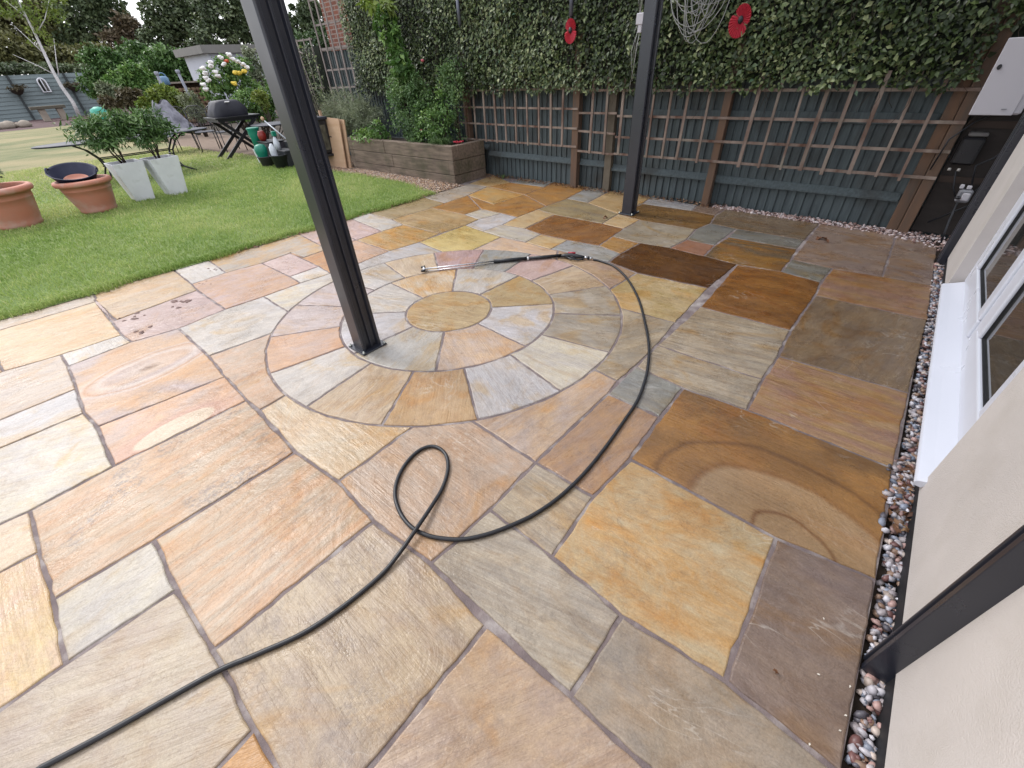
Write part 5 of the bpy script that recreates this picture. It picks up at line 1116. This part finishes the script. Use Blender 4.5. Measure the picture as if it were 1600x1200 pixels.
F = [(i * nv + j, (i + 1) % nu * nv + j, (i + 1) % nu * nv + j + 1, i * nv + j + 1) for i in range(nu - 1) for j in range(nv - 1)]
MB().add(V, F, True).build('cloth', CLO, cv)
# ---------------------------------------------------------------- covered barbecue on folding table
xt = thing('folding_table', 'black wooden folding table with crossed legs carrying the barbecue', 'table', (-12.5, 4.35, 0))
MB().box((-12.9, 3.93, .775), (-12.15, 4.93, .81)).build('tabletop', BLACKM, xt, bevel=.004)
MB().box((-12.87, 3.98, .72), (-12.18, 4.88, .774)).build('apron', BLACKM, xt)
for x in (-12.78, -12.22):
    for (ya, yb) in ((3.85, 4.78), (4.86, 4.05)):
        d = Vector((0, yb - ya, .74)); L = d.length; ang = math.atan2(d.y, d.z)
        k = .028 if ya < 4.3 else -.028
        c = Vector((x + k, (ya + yb) / 2, .36))
        MB().box((c.x - .022, c.y - .032, c.z - L / 2), (c.x + .022, c.y + .032, c.z + L / 2), rot=Matrix.Rotation(-ang, 3, 'X')).build('leg', BLACKM, xt)
bq = thing('covered_barbecue', 'barbecue under a fitted black fabric cover on the folding table', 'barbecue', (-12.5, 4.4, .81))
COV = mat('black_cover_fabric', lin((58, 58, 72), .5), .6, 0, .3, 4, .5, 14)
V = []
rings = [(.37, .26, 0), (.375, .27, .03), (.36, .26, .13), (.27, .22, .27), (.22, .19, .30), (.02, .02, .31)]
for (ry, rx, z) in rings:
    for k in range(24):
        a = 6.283 * k / 24; sq = 1 / max(abs(math.cos(a)), abs(math.sin(a))) ** .85
        w = 1 + .035 * math.sin(5 * a + z * 30)
        V.append((-12.55 + rx * sq * math.cos(a) * w, 4.38 + ry * sq * math.sin(a) * w, .812 + z))
F = [(r * 24 + k, r * 24 + (k + 1) % 24, (r + 1) * 24 + (k + 1) % 24, (r + 1) * 24 + k) for r in range(5) for k in range(24)] + [tuple(range(5 * 24, 6 * 24))]
MB().add(V, F, True).build('cover', COV, bq)
MB().box((-12.29, 4.30, 1.075), (-12.275, 4.40, 1.095), rot=Matrix.Rotation(-.6, 3, 'Y')).build('tag', WH, bq)
# ---------------------------------------------------------------- side table, pots, bottles and buckets
st = thing('bistro_table', 'round glass topped black bistro table behind the green pots', 'table', (-11.7, 4.95, 0))
b = MB(); b.lathe([(.001, .60), (.46, .60), (.48, .61), (.48, .622), (.46, .628), (.001, .628)], (-11.7, 4.95, 0), 40); b.build('tabletop', TBL, st)
for k in range(4):
    a = k * 1.571 + .6; b = MB(); b.tube([(-11.7 + .34 * math.cos(a), 4.95 + .34 * math.sin(a), .60), (-11.7 + .12 * math.cos(a), 4.95 + .12 * math.sin(a), .4), (-11.7 + .1 * math.cos(a), 4.95 + .1 * math.sin(a), .2), (-11.7 + .3 * math.cos(a), 4.95 + .3 * math.sin(a), .0)], .011, 6); b.build('leg', BLACKM, st)
TEAL = mat('green_plastic', lin((20, 150, 122), .6), .4, 0, .12, 6); BUCK = mat('grey_bucket', lin((92, 88, 96), .5), .55, 0, .1, 6); DKB = mat('dark_bucket', lin((58, 62, 68), .45), .6, 0, .2, 8)
REDP = mat('rust_red_plastic', lin((166, 44, 34), .6), .4); MILK = mat('milky_plastic', lin((225, 230, 238), .8), .35)
def bucket(label, c, r, h, m, grp='buckets of cleaning gear by the lawn edge', name='bucket'):
    t = thing(name, label, 'bucket', (c[0], c[1], 0), grp)
    MB().lathe([(r * .72, 0), (r * .97, h * .93), (r * 1.04, h * .94), (r * 1.04, h), (r * .97, h), (r * .93, h * .93), (r * .7, .02)], (c[0], c[1], .002), 30).build('body', m, t)
    b = MB(); b.tube([(c[0] + r * math.cos(a), c[1] + r * math.sin(a) * .3, h - .02 - abs(math.sin(a)) * .12) for a in np.linspace(0, 3.14, 10)], .004, 5); b.build('handle', BLACKM, t)
    return t
bucket('grey bucket of sponges nearest the folding table', (-10.22, 3.95), .155, .19, BUCK)
bucket('dark ribbed bucket right of the grey bucket', (-9.72, 4.02), .165, .24, DKB)
def bottle(label, prof, c, m, name='bottle', capm=None, caph=None, grp=None, cat='bottle'):
    t = thing(name, label, cat, c, grp); MB().lathe(prof, c, 24).build('body', m, t)
    if capm: MB().lathe([(.03, caph), (.032, caph + .01), (.03, caph + .05), (.012, caph + .055)], c, 16).build('cap', capm, t)
    return t
bottle('tall green plastic urn standing behind the buckets', [(.09, 0), (.10, .2), (.12, .28), (.11, .33), (.125, .36), (.125, .38), (.1, .385)], (-10.75, 4.1, .28), TEAL, 'green_urn', cat='urn')
MB().box((-10.86, 3.98, .0), (-10.64, 4.2, .28), .01)
t = thing('white_crate', 'white slatted crate under the green urn', 'crate', (-10.75, 4.1, 0)); 
MB().frus((-10.75, 4.1, .0), .17, .17, (-10.75, 4.1, .275), .22, .22).build('body', MILK, t)
for k in range(4): MB().box((-10.638 - .0 , 4.02 + k * .045, .05), (-10.634, 4.035 + k * .045, .24), rot=Matrix.Rotation(-.5, 3, 'X')).build('slot', BUCK, t)
bottle('green rounded sack like canister standing in the grey bucket', [(.06, 0), (.075, .06), (.115, .2), (.12, .27), (.09, .33), (.03, .35)], (-10.25, 3.92, .06), TEAL, 'green_canister', cat='canister')
bottle('dark red jar standing above the green canister', [(.05, 0), (.075, .05), (.08, .12), (.06, .16), (.055, .18)], (-10.45, 4.12, .43), REDP, 'red_jar', cat='jar')
t = thing('storage_box', 'grey lidded storage box under the red jar behind the buckets', 'box', (-10.35, 4.3, 0)); MB().box((-10.62, 4.06, .0), (-10.15, 4.4, .41), .01).build('body', BUCK, t); MB().box((-10.64, 4.04, .411), (-10.13, 4.42, .43), .006).build('lid', DKB, t)
bottle('milky white bottle standing in the dark bucket', [(.06, 0), (.065, .12), (.058, .16), (.066, .2), (.06, .3), (.03, .34), (.02, .36)], (-9.82, 3.98, .07), MILK, 'milky_bottle')
t = thing('spray_bottle', 'green and white trigger spray bottle beside the milky bottle', 'spray bottle', (-9.95, 4.15, 0))
MB().lathe([(.06, .3), (.06, .42), (.03, .5), (.02, .53)], (-9.95, 4.15, .0), 18).build('body', MILK, t); MB().box((-9.99, 4.12, .531), (-9.91, 4.2, .62), .01).build('trigger_head', TEAL, t)
t2 = thing('cool_box', 'dark cool box holding the spray bottle beside the black post', 'box', (-9.85, 4.3, 0)); MB().box((-10.1, 4.1, 0), (-9.6, 4.35, .298), .01).build('body', DKB, t2); MB().box((-10.09, 4.36, 0), (-9.6, 4.5, .42), .01).build('lid', DKB, t2)
t = thing('long_brush', 'wooden handled brush leaning behind the spray bottle', 'brush', (-10.1, 4.28, .3)); b = MB(); b.tube([(-9.9, 4.38, .43), (-10.32, 4.22, .78)], .012, 8); b.build('handle', MILK, t)
b = MB(); b.lathe([(.02, -.03), (.038, 0), (.03, .03), (.01, .045)], (-10.35, 4.21, .81), 12); b.build('head', PLY, t)
# stove
sv = thing('garden_stove', 'black metal log stove on splayed legs beside the plywood boards', 'stove', (-8.8, 4.45, 0))
IRON = mat('cast_iron', (.02, .02, .023), .5, .3, .3, 20, .3, 60)
sx0, sx1, sy0_, sy1_ = -9.15, -8.72, 4.33, 4.68
MB().box((sx0, sy0_, .24), (sx1, sy1_, .80)).build('body', IRON, sv, bevel=.006)
MB().box((sx0 - .03, sy0_ - .03, .80), (sx1 + .03, sy1_ + .03, .845)).build('top_plate', TBL, sv, bevel=.008)
MB().box((sx0 - .04, sy0_ - .05, .20), (sx1 + .06, sy1_ + .02, .238)).build('hearth', IRON, sv, bevel=.008)
dr = MB().box((sx1 + .001, sy0_ + .02, .26), (sx1 + .02, sy1_ - .02, .77)).build('door', IRON, sv, bevel=.004)
MB().box((sx1 + .021, sy0_ + .06, .31), (sx1 + .026, sy1_ - .06, .72)).build('glass', mat('sooty_glass', (.12, .12, .09), .2, 0, .7, 8, c2=(.02, .02, .02)), dr)
b = MB(); b.tube([(sx1 + .02, sy1_ - .03, .52), (sx1 + .08, sy1_ - .01, .52), (sx1 + .1, sy1_ + .0, .42)], .012, 8); b.build('handle', IRON, dr)
for (x, y) in ((sx0, sy0_), (sx1, sy0_), (sx1, sy1_), (sx0, sy1_)):
    ex = .05 * (1 if x == sx1 else -1); ey = .04 * (1 if y == sy1_ else -1)
    b = MB(); b.tube([(x, y, .22), (x + ex * .6, y + ey * .6, .1), (x + ex, y + ey, .0)], [.018, .012, .014], 6); b.build('leg', IRON, sv)
# plywood boards and stake
def board(lab, x0, x1, y, h, th, tilt):
    t = thing('plywood_board', lab, 'board', ((x0 + x1) / 2, y, 0), 'plywood boards leaning on the bed')
    V = [(x0, y, 0), (x1, y, 0), (x1, y + th, 0), (x0, y + th, 0), (x0, y + tilt, h), (x1, y + tilt, h - .02), (x1, y + tilt + th, h - .02), (x0, y + tilt + th, h)]
    MB().add(V, [(3, 2, 1, 0), (4, 5, 6, 7), (0, 1, 5, 4), (1, 2, 6, 5), (2, 3, 7, 6), (3, 0, 4, 7)]).build('sheet', PLY, t)
board('broad pinkish plywood sheet leaning between stove and bed', -8.95, -8.28, 4.60, .83, .018, .10); board('narrow second plywood sheet behind the broad one at the bed end', -8.9, -8.21, 4.66, .81, .02, .10)
t = thing('wooden_stake', 'pale square wooden stake standing left of the plywood', 'stake', (-8.93, 4.57, 0)); MB().box((-8.95, 4.70, 0), (-8.9, 4.74, .93)).build('shaft', PLY, t)
tag(MB().tube([(-5.46, -.62, .02), (-5.9, -1.0, .34)], .01, 8).build('folded_chair_frame', BLACKM), 'thin black metal tube end at the left edge of the lawn', 'metal tube')
GPST = mat('weathered_grey_paint', lin((176, 178, 192), .6), .7, 0, .2, 6)
# ---------------------------------------------------------------- bottom of the garden
BARKM = mat('bark_mulch', lin((120, 84, 84), .5), .9, 0, .5, 3, .8, 12)
sheet('bark_bed', [(-34.5, -20), (-34.5, 8.1), (-24, 6.0), (-24, 14), (-60, 30), (-60, -20)], .0, BARKM)
ff = thing('far_fence', 'pale blue green plank fence at the bottom of the garden', 'fence', (-46, 3, 0))
FF = mat('blue_green_planks', lin((150, 164, 166), .6), .7, 0, .25, 1.2, 0, 60, stretch=(1, .3, 6))
zt = (-46.0, 5.487, 2.407)[2]
ya, yb = (-46.0, -0.212, 3.114)[1], (-46.0, 8.127, 2.26)[1]
b = MB(); nb_ = 11
for k in range(nb_):
    z0 = k * zt / nb_; b.add([(-46, ya, z0), (-46, yb, z0), (-46.04, yb, z0 + zt / nb_), (-46.04, ya, z0 + zt / nb_), (-46.1, ya, z0), (-46.1, yb, z0), (-46.1, yb, z0 + zt / nb_), (-46.1, ya, z0 + zt / nb_)], [(0, 1, 2, 3), (1, 5, 6, 2), (3, 2, 6, 7), (4, 0, 3, 7), (5, 4, 7, 6)])
b.build('planks', FF, ff)
FPOST = mat('dark_fence_post', lin((70, 78, 80), .5), .7)
for y in [q[1] for q in [(-46.0, 3.923, 1.33), (-46.0, 6.734, 1.139), (-46.0, 1.38, 1.504)]]:
    MB().box((-45.98, y - .06, 0), (-45.85, y + .06, zt)).build('post', FPOST, ff)
tm = thing('arched_mirror', 'white framed arched garden mirror on the far fence', 'mirror', (-45.9, 5.426, 1.86))
c = Vector((-45.9, 5.407, 1.826)); w_, h_ = abs((-45.9, 5.597, 1.816)[1] - (-45.9, 5.186, 1.838)[1]) / 2, abs((-45.9, 5.615, 2.194)[2] - (-45.9, 5.197, 1.455)[2]) / 2
arc_ = [(c.y - w_, c.z - h_)] + [(c.y - w_ * math.cos(a), c.z + h_ * .45 + h_ * .55 * math.sin(a)) for a in np.linspace(0, math.pi, 9)] + [(c.y + w_, c.z - h_)]
b = MB(); b.tube([(-45.88, y, z) for y, z in arc_], .045, 6, closed=True); b.tube([(-45.88, c.y, c.z - h_), (-45.88, c.y, c.z + h_)], .03, 6); b.build('frame', WPOT, tm)
b = MB(); n_ = len(arc_); b.add([(-45.9, y, z) for y, z in arc_] + [(-45.93, y, z) for y, z in arc_], [tuple(range(n_)), tuple(range(2 * n_ - 1, n_ - 1, -1))]); b.build('glass', GLASS, tm)
for (p, lab, m) in (((-45.6, 3.94, 1.634), 'dark hanging basket on the far fence at left', BR), ((-45.6, 6.842, 1.636), 'brown planted hanging basket on the far fence right of the birch', BR)):
    t = thing('hanging_basket', lab, 'basket', p, 'hanging baskets on the far fence')
    MB().lathe([(.02, -.28), (.2, -.2), (.36, 0), (.38, .02), (.01, .02)], (p[0], p[1], p[2]), 18).build('basket', SOIL, t)
    crown('plants', [(p[0], p[1], p[2] + .12, .4, .45, .18)], 260, .14, .07, m, t, .3, .5)
STN = mat('garden_stone', lin((190, 176, 160), .6), .85, 0, .25, 4)
t = thing('stone_bench', 'stone bench with two block legs in front of the far fence', 'bench', (-42.0, 4.321, 0.305))
y0, y1 = (-42.0, 3.678, 0.497)[1], (-42.0, 5.327, 0.486)[1]
MB().box((-42.3, y0, .62), (-41.6, y1, .78)).build('seat', mat('bench_slab', lin((120, 112, 96), .5), .85), t, bevel=.02)
for y in ((-41.8, 4.156, 0.324)[1], (-41.8, 5.008, 0.245)[1]): MB().box((-42.2, y - .16, 0), (-41.7, y + .16, .615)).build('leg', STN, t, bevel=.02)
t = thing('watering_can', 'turquoise rounded tub among the bark at the end of the lawn', 'tub', (-30.0, 4.908, 0.667))
p = (-30.0, 4.908, 0.667); MB().lathe([(.2, 0), (.34, .1), (.42, .4), (.3, .7), (.1, .8)], (-30, p[1], .0), 20).build('body', mat('turquoise_plastic', lin((70, 190, 165), .6), .5), t)
t = thing('rockery_stones', 'pale stones beside the far fence at the left picture edge', 'rocks', (-38, (-38.0, 2.128, 0.14)[1], 0))
b = MB()
for k in range(7):
    yy = (-37.0, 2.057, 0.147)[1] + .3 * (k % 5) - .6; r0 = rnd.uniform(.2, .38); b.lathe([(r0 * .8, 0), (r0, r0 * .4), (r0 * .7, r0 * .9), (r0 * .2, r0 * 1.1)], (-37 - rnd.random(), yy + rnd.uniform(-.5, .5), 0), 9)
b.build('stones', STN, t)
# birch
bt = thing('birch_tree', 'slender white trunked birch standing before the far fence', 'tree', (-43, (-43.0, 5.894, 0.425)[1], 0))
by_ = (-43.0, 5.884, 0.285)[1]
pts = [(-43, by_ + .02, 0)] + [(-43.0, 5.987, 0.837), (-43.0, 5.876, 1.691), (-43.0, 5.885, 2.442), (-43.0, 5.963, 3.289), (-43.0, 6.06, 4.194), (-43.0, 6.103, 4.979), (-43.0, 6.161, 5.764), (-43.0, 6.217, 6.52)]
MB().tube(pts, [.11, .10, .095, .085, .075, .065, .05, .035, .02], 8).build('trunk', BIRCH, bt)
b = MB()
for seg in ([(-43.0, 5.888, 2.28), (-43.0, 5.356, 2.745), (-43.0, 4.523, 3.316)], [(-43.0, 5.963, 3.289), (-43.0, 5.699, 3.868), (-43.0, 5.337, 4.625)], [(-43.0, 6.054, 2.241), (-43.0, 6.334, 2.968), (-43.0, 6.811, 4.045)], [(-43.0, 6.06, 4.194), (-43.0, 6.892, 4.937), (-43.0, 7.706, 5.964)], [(-43.0, 6.103, 4.979), (-43.0, 5.774, 5.475), (-43.0, 5.408, 6.003)]):
    b.tube(seg, [.035, .025, .012], 6)
b.build('branch', BIRCH, bt)
crown('crown', [(-43.0, 6.034, 5.204, 0.651, 1.086, 0.857), (-43.0, 7.604, 5.677, 0.456, 0.759, 0.758), (-43.0, 5.819, 6.021, 0.665, 1.108, 0.662), (-43.0, 6.177, 4.195, 0.389, 0.649, 0.535)], 1300, .20, .08, G5, bt, .3, .4)
# tree belt: big trees beyond the fence and shrubs in front, each with trunk and limbs
OL = leafmat('olive_tree_leaf', [lin((84, 86, 50), .6), lin((124, 124, 74), .65), lin((164, 160, 106), .7)], .5, .25)
DK = leafmat('dark_tree_leaf', [lin((58, 72, 48), .65), lin((94, 110, 74), .75), lin((140, 150, 106), .8)], .5, .2)
RB = leafmat('reddish_tree_leaf', [lin((92, 78, 62), .65), lin((126, 108, 84), .65), lin((150, 138, 108), .65)], .5, .2)
def tree(label, blobs, n, L, m, name='tree', grp='trees beyond the garden', tr=.16):
    bx = np.mean([q[0] for q in blobs]); byy = np.mean([q[1] for q in blobs]); top = max(q[2] for q in blobs)
    t = thing(name, label, 'tree', (bx, byy, 0), grp)
    crown('crown', blobs, n, L, L * .6, m, t, .24, .62, .3, .2, nclump=max(30, n // 34))
    b = MB(); b.tube([(bx, byy, -.05), (bx + .1, byy + .1, top * .4), (bx, byy + .15, top * .95)], [tr, tr * .7, tr * .25], 8)
    for q in blobs * 2: b.tube([(bx + .05, byy + .08, max(.3, q[2] * .45)), (q[0] * .5 + bx * .5, q[1] * .6 + byy * .4, q[2] * .75), (q[0] + rnd.gauss(0, q[3] * .4), q[1] + rnd.gauss(0, q[4] * .4), q[2] + rnd.uniform(-.2, .5) * q[5])], [tr * .4, tr * .25, tr * .1], 5)
    b.build('trunk', TRUNK, t)
tree('yellow olive leaved tree above the left end of the far fence', [(-50.0, 5.197, 3.794, 0.773, 1.289, 0.818), (-50.0, 3.988, 4.145, 0.729, 1.216, 0.986), (-50.0, 6.28, 3.351, 0.571, 0.951, 0.636)], 5200, .3, OL)
tree('dark tree with sky gaps behind the birch top', [(-58.0, 9.295, 6.851, 1.076, 1.794, 1.013), (-58.0, 7.235, 5.924, 1.019, 1.698, 1.156), (-58.0, 9.643, 4.949, 0.902, 1.503, 1.237), (-58.0, 6.786, 7.029, 0.873, 1.455, 1.112)], 9500, .34, OL)
tree('tall dark evergreen left of the bright gap in the trees', [(-56.0, 11.415, 6.429, 0.808, 1.347, 0.949), (-56.0, 11.942, 5.442, 0.942, 1.57, 0.983), (-56.0, 13.402, 6.959, 0.802, 1.337, 0.968), (-56.0, 12.265, 7.612, 0.916, 1.526, 0.933), (-56.0, 10.334, 4.827, 0.701, 1.169, 0.891)], 7600, .32, DK)
tree('rusty brown tree between the dark evergreens', [(-54.0, 13.858, 5.197, 0.602, 1.004, 0.907), (-54.0, 12.799, 4.455, 0.669, 1.115, 0.826), (-54.0, 14.173, 4.277, 0.562, 0.937, 0.764)], 4200, .3, RB)
tree('broad dark evergreen tree right of the bright gap', [(-50.0, 15.883, 6.04, 0.995, 1.658, 1.015), (-50.0, 17.205, 5.072, 1.235, 2.059, 1.148), (-50.0, 14.718, 4.775, 0.815, 1.358, 0.872), (-50.0, 18.06, 6.883, 1.319, 2.198, 1.029)], 11000, .3, DK)
tree('dark green tree reaching to the fluted post', [(-44.0, 17.801, 5.587, 1.178, 1.963, 1.253), (-44.0, 16.437, 4.091, 1.098, 1.831, 0.827), (-44.0, 19.505, 4.869, 0.967, 1.611, 1.32), (-44.0, 19.639, 6.557, 1.176, 1.96, 0.962)], 9500, .27, DK)
tree('olive bush over the far fence behind the birch', [(-50.0, 7.855, 3.313, 0.782, 1.303, 0.62), (-50.0, 9.809, 3.419, 0.794, 1.323, 0.754)], 4200, .28, OL)
tree('dark ivy like growth along the top of the far fence', [(-47.0, 3.618, 2.775, 1.052, 1.753, 0.257), (-47.0, 5.759, 2.698, 0.964, 1.606, 0.269), (-47.0, 7.66, 2.558, 0.628, 1.046, 0.316)], 3600, .22, DK, tr=.08)
tree('dark leaved tree seen beside the tall pale trellis', [(-22.0, 12.365, 3.769, 0.353, 0.588, 0.41), (-22.0, 11.841, 3.144, 0.453, 0.755, 0.334), (-22.0, 12.981, 3.412, 0.297, 0.495, 0.427)], 3800, .17, DK)
tree('mid green hedge tree behind the low trellis', [(-20.0, 10.658, 2.353, 0.579, 0.966, 0.432), (-20.0, 11.734, 2.644, 0.446, 0.744, 0.401), (-20.0, 9.637, 2.077, 0.453, 0.755, 0.501)], 4200, .13, G2)
def bush(label, blobs, n, L, m, W=None, cat='shrub', name='shrub', grp='garden shrubs'):
    bx = np.mean([q[0] for q in blobs]); byy = np.mean([q[1] for q in blobs])
    t = thing(name, label, cat, (bx, byy, 0), grp)
    crown('foliage', blobs, n, L, W or L * .55, m, t, .26, .62, .35, .2, nclump=max(24, n // 26))
    stems('stem', (bx, byy, -.02), [(q[0], q[1], q[2]) for q in blobs * 2], .03, TRUNK, t, .05)
    return t
bush('large glossy laurel left of the log store', [(-34.0, 6.837, 2.337, 0.552, 0.92, 0.683), (-34.0, 8.378, 2.561, 0.595, 0.992, 0.704), (-34.0, 6.086, 1.696, 0.412, 0.687, 0.582), (-34.0, 7.245, 1.775, 0.472, 0.786, 0.543)], 9000, .2, G6)
bush('second large laurel running up to the white walled shed', [(-31.0, 8.897, 2.352, 0.585, 0.975, 0.566), (-31.0, 9.994, 2.267, 0.549, 0.915, 0.585), (-31.0, 8.024, 1.861, 0.432, 0.72, 0.462), (-31.0, 9.315, 1.805, 0.536, 0.894, 0.373)], 8500, .19, G6)
bush('pale green rounded shrub in the middle of the border', [(-24.0, 5.626, 1.794, 0.271, 0.451, 0.349), (-24.0, 5.789, 1.443, 0.278, 0.463, 0.438), (-24.0, 4.888, 1.632, 0.187, 0.312, 0.267)], 4200, .14, G1)
bush('low yellow green shrub behind the evergreens in planters', [(-23.0, 4.604, 1.249, 0.204, 0.34, 0.224), (-23.0, 4.272, 1.384, 0.132, 0.219, 0.219)], 1800, .12, G4)
bush('brownish feathery shrub in the border', [(-22.0, 4.686, 1.107, 0.223, 0.372, 0.255), (-22.0, 3.972, 1.067, 0.147, 0.246, 0.177)], 1900, .14, BR)
bush('light green shrub with yellow leaves beside the draped cover', [(-20.0, 5.236, 1.157, 0.243, 0.405, 0.258), (-20.0, 4.782, 0.924, 0.215, 0.358, 0.206), (-20.0, 5.659, 0.946, 0.162, 0.27, 0.249)], 3400, .11, G5)
bush('grey green lavender clump between cover and barbecue', [(-18.5, 5.468, 0.966, 0.153, 0.255, 0.266), (-18.5, 5.533, 0.699, 0.133, 0.222, 0.238)], 2200, .1, G4, .03)
bush('dense green shrub left of the fluted post behind the barbecue', [(-15.5, 6.065, 0.931, 0.236, 0.394, 0.273), (-15.5, 6.407, 0.664, 0.202, 0.337, 0.251), (-15.5, 5.705, 0.647, 0.189, 0.315, 0.152), (-15.5, 6.718, 1.042, 0.159, 0.266, 0.31)], 5200, .085, G1)
bush('yellowish shrub with russet leaves beside the fluted post', [(-14.8, 6.135, 1.049, 0.127, 0.211, 0.146), (-14.8, 6.233, 0.844, 0.086, 0.144, 0.119)], 800, .08, G5)
bush('pale climbing shrub on the shed corner', [(-19.0, 8.05, 1.893, 0.159, 0.265, 0.425), (-19.0, 8.046, 1.343, 0.189, 0.316, 0.294)], 2200, .1, G4)
bush('green shrub seen right of the fluted post behind the stove', [(-11.6, 6.238, 1.253, 0.197, 0.328, 0.222), (-11.6, 6.421, 1.049, 0.142, 0.237, 0.153), (-11.6, 6.01, 1.388, 0.133, 0.221, 0.264)], 3000, .075, G3)
bush('yellow green climber on the low trellis', [(-12.6, 6.436, 1.862, 0.119, 0.198, 0.297), (-12.6, 6.455, 1.556, 0.121, 0.202, 0.255)], 1500, .08, G5)
rs = bush('tall rose bush covered in white and yellow blooms', [(-17.5, 6.268, 1.493, 0.291, 0.484, 0.35), (-17.5, 6.823, 1.876, 0.254, 0.423, 0.222), (-17.5, 6.806, 1.383, 0.259, 0.432, 0.329), (-17.5, 5.939, 1.184, 0.176, 0.293, 0.193)], 4600, .1, G1, cat='rose bush', name='rose_bush')
def bloomset(pts, r, m):
    blooms('', pts, r, m, 'flower', parent=rs)
bloomset([(-16.9, 5.687, 1.784), (-16.9, 5.669, 1.557), (-16.9, 5.711, 1.493), (-16.9, 5.524, 1.395), (-16.9, 5.544, 1.284), (-16.9, 5.932, 1.821), (-16.9, 6.308, 1.854), (-16.9, 6.554, 2.077), (-16.9, 6.74, 1.903), (-16.9, 6.864, 1.837), (-16.9, 6.292, 2.022), (-16.9, 5.993, 1.681), (-16.9, 5.955, 1.91), (-16.9, 6.617, 1.969), (-16.9, 6.946, 1.755), (-16.9, 6.016, 1.572), (-16.9, 5.7, 1.662)], .095, WH)
bloomset([(-16.9, 6.396, 1.379), (-16.9, 6.656, 1.623), (-16.9, 6.828, 1.664), (-16.9, 6.55, 1.643)], .10, YE)
bloomset([(-16.9, 6.414, 1.928)], .08, mat('orange_petal', lin((226, 90, 50), .7), .6))
blooms('', [(-11.0, 5.804, 1.468)], .06, PK, parent=[o for o in bpy.data.objects if o.get('label') and 'behind the stove' in o['label'] and o.name.startswith('shrub')][0])
# shed, log store, posts
sh = thing('garden_shed', 'white walled shed with a flat grey fascia roof behind the rose bush', 'shed', (-24, (-24.0, 8.743, 1.835)[1], 0))
y0, y1 = (-24.0, 8.386, 2.275)[1], (-24.0, 10.459, 2.228)[1]; zt_, zm = (-24.0, 9.251, 2.681)[2], (-24.0, 9.129, 2.408)[2]
MB().box((-27, y0 + .1, 0), (-24, y1, zm)).build('wall', mat('white_wall', lin((206, 208, 220), .75), .7, 0, .06, 2), sh)
MB().box((-27.3, y0 - .15, zm + .002), (-23.8, y1 + .2, zt_)).build('roof', mat('grey_fascia', lin((150, 146, 142), .6), .7, 0, .15, 3), sh)
MB().box((-23.995, y0 + .5, 0), (-23.96, y0 + 1.5, zm - .25)).build('door', mat('shed_door', lin((196, 200, 214), .75), .6), sh)
MB().box((-23.95, (-24.0, 10.02, 2.567)[1] - .05, zm + .05), (-23.78, (-24.0, 10.02, 2.567)[1] + .08, zm + .2)).build('lamp', WH, sh)
ls = thing('log_store', 'open log store filled with cut logs in front of the laurels', 'log store', (-26, (-26.0, 7.955, 1.23)[1], 0))
y0, y1 = (-26.0, 7.012, 1.287)[1], (-26.0, 8.529, 1.195)[1]; zt_ = (-26.0, 7.841, 1.54)[2]
MB().box((-26.6, y0, zt_ - .06), (-25.8, y1, zt_)).build('roof', STN, ls); MB().box((-26.6, y0, 0), (-26.55, y1, zt_ - .06)).build('back', POSTW, ls)
b = MB(); LG = mat('cut_logs', lin((170, 140, 110), .55), .85, 0, .5, 2)
yy = y0 + .1
while yy < y1 - .1:
    zz = .08
    while zz < zt_ - .15:
        b.tube([(-26.5, yy, zz), (-25.85 + rnd.uniform(-.05, .05), yy, zz)], .085, 7); zz += .165
    yy += .175
b.build('logs', LG, ls)
for (p0, p1, lab) in (((-22.5, 5.945, 1.743), (-22.5, 5.925, 1.278), 'left pale grey leaning timber post in the border'), ((-22.5, 6.66, 1.771), (-22.5, 6.701, 1.065), 'right pale grey turned timber post in the border')):
    t = thing('border_post', lab, 'post', (p1[0], p1[1], 0), 'pale grey posts in the border')
    MB().tube([(-22.5, p1[1], 0), p1, p0], [.06, .05, .05], 8).build('shaft', GPST, t)
    MB().lathe([(.05, 0), (.075, .02), (.075, .1), (.05, .12)], p0, 10).build('finial', GPST, t)
t = thing('blue_watering_can', 'small blue garden container near the left border post', 'container', (-23.0, 6.231, 1.585)); p = (-23.0, 6.222, 1.566)
MB().lathe([(.12, -.12), (.16, -.1), (.17, .1), (.1, .16)], p, 14).build('body', mat('light_blue_plastic', lin((120, 160, 196), .6), .5), t)
b = MB(); b.tube([(p[0], p[1] + .12 * math.cos(a), p[2] + .12 + .14 * math.sin(a)) for a in np.linspace(0, 3.14, 8)], .02, 6); b.build('handle', mat('light_blue_handle', lin((120, 160, 196), .6), .5), t)
# neighbouring hedge line that closes the view beyond the fence to the right of the trees
tree('tall dark boundary hedge behind the far trees', [(-66, y, 2.2, 3, 5, 3.0) for y in (-2, 6, 14, 22, 30, 38)], 9000, .5, DK, name='boundary_hedge')
tree('leafy row of bushes closing the border behind the shrubs', [(-38, y, 1.3, 1.5, 3, 1.6) for y in (12, 16, 20)], 5200, .3, G2, name='hedgerow')
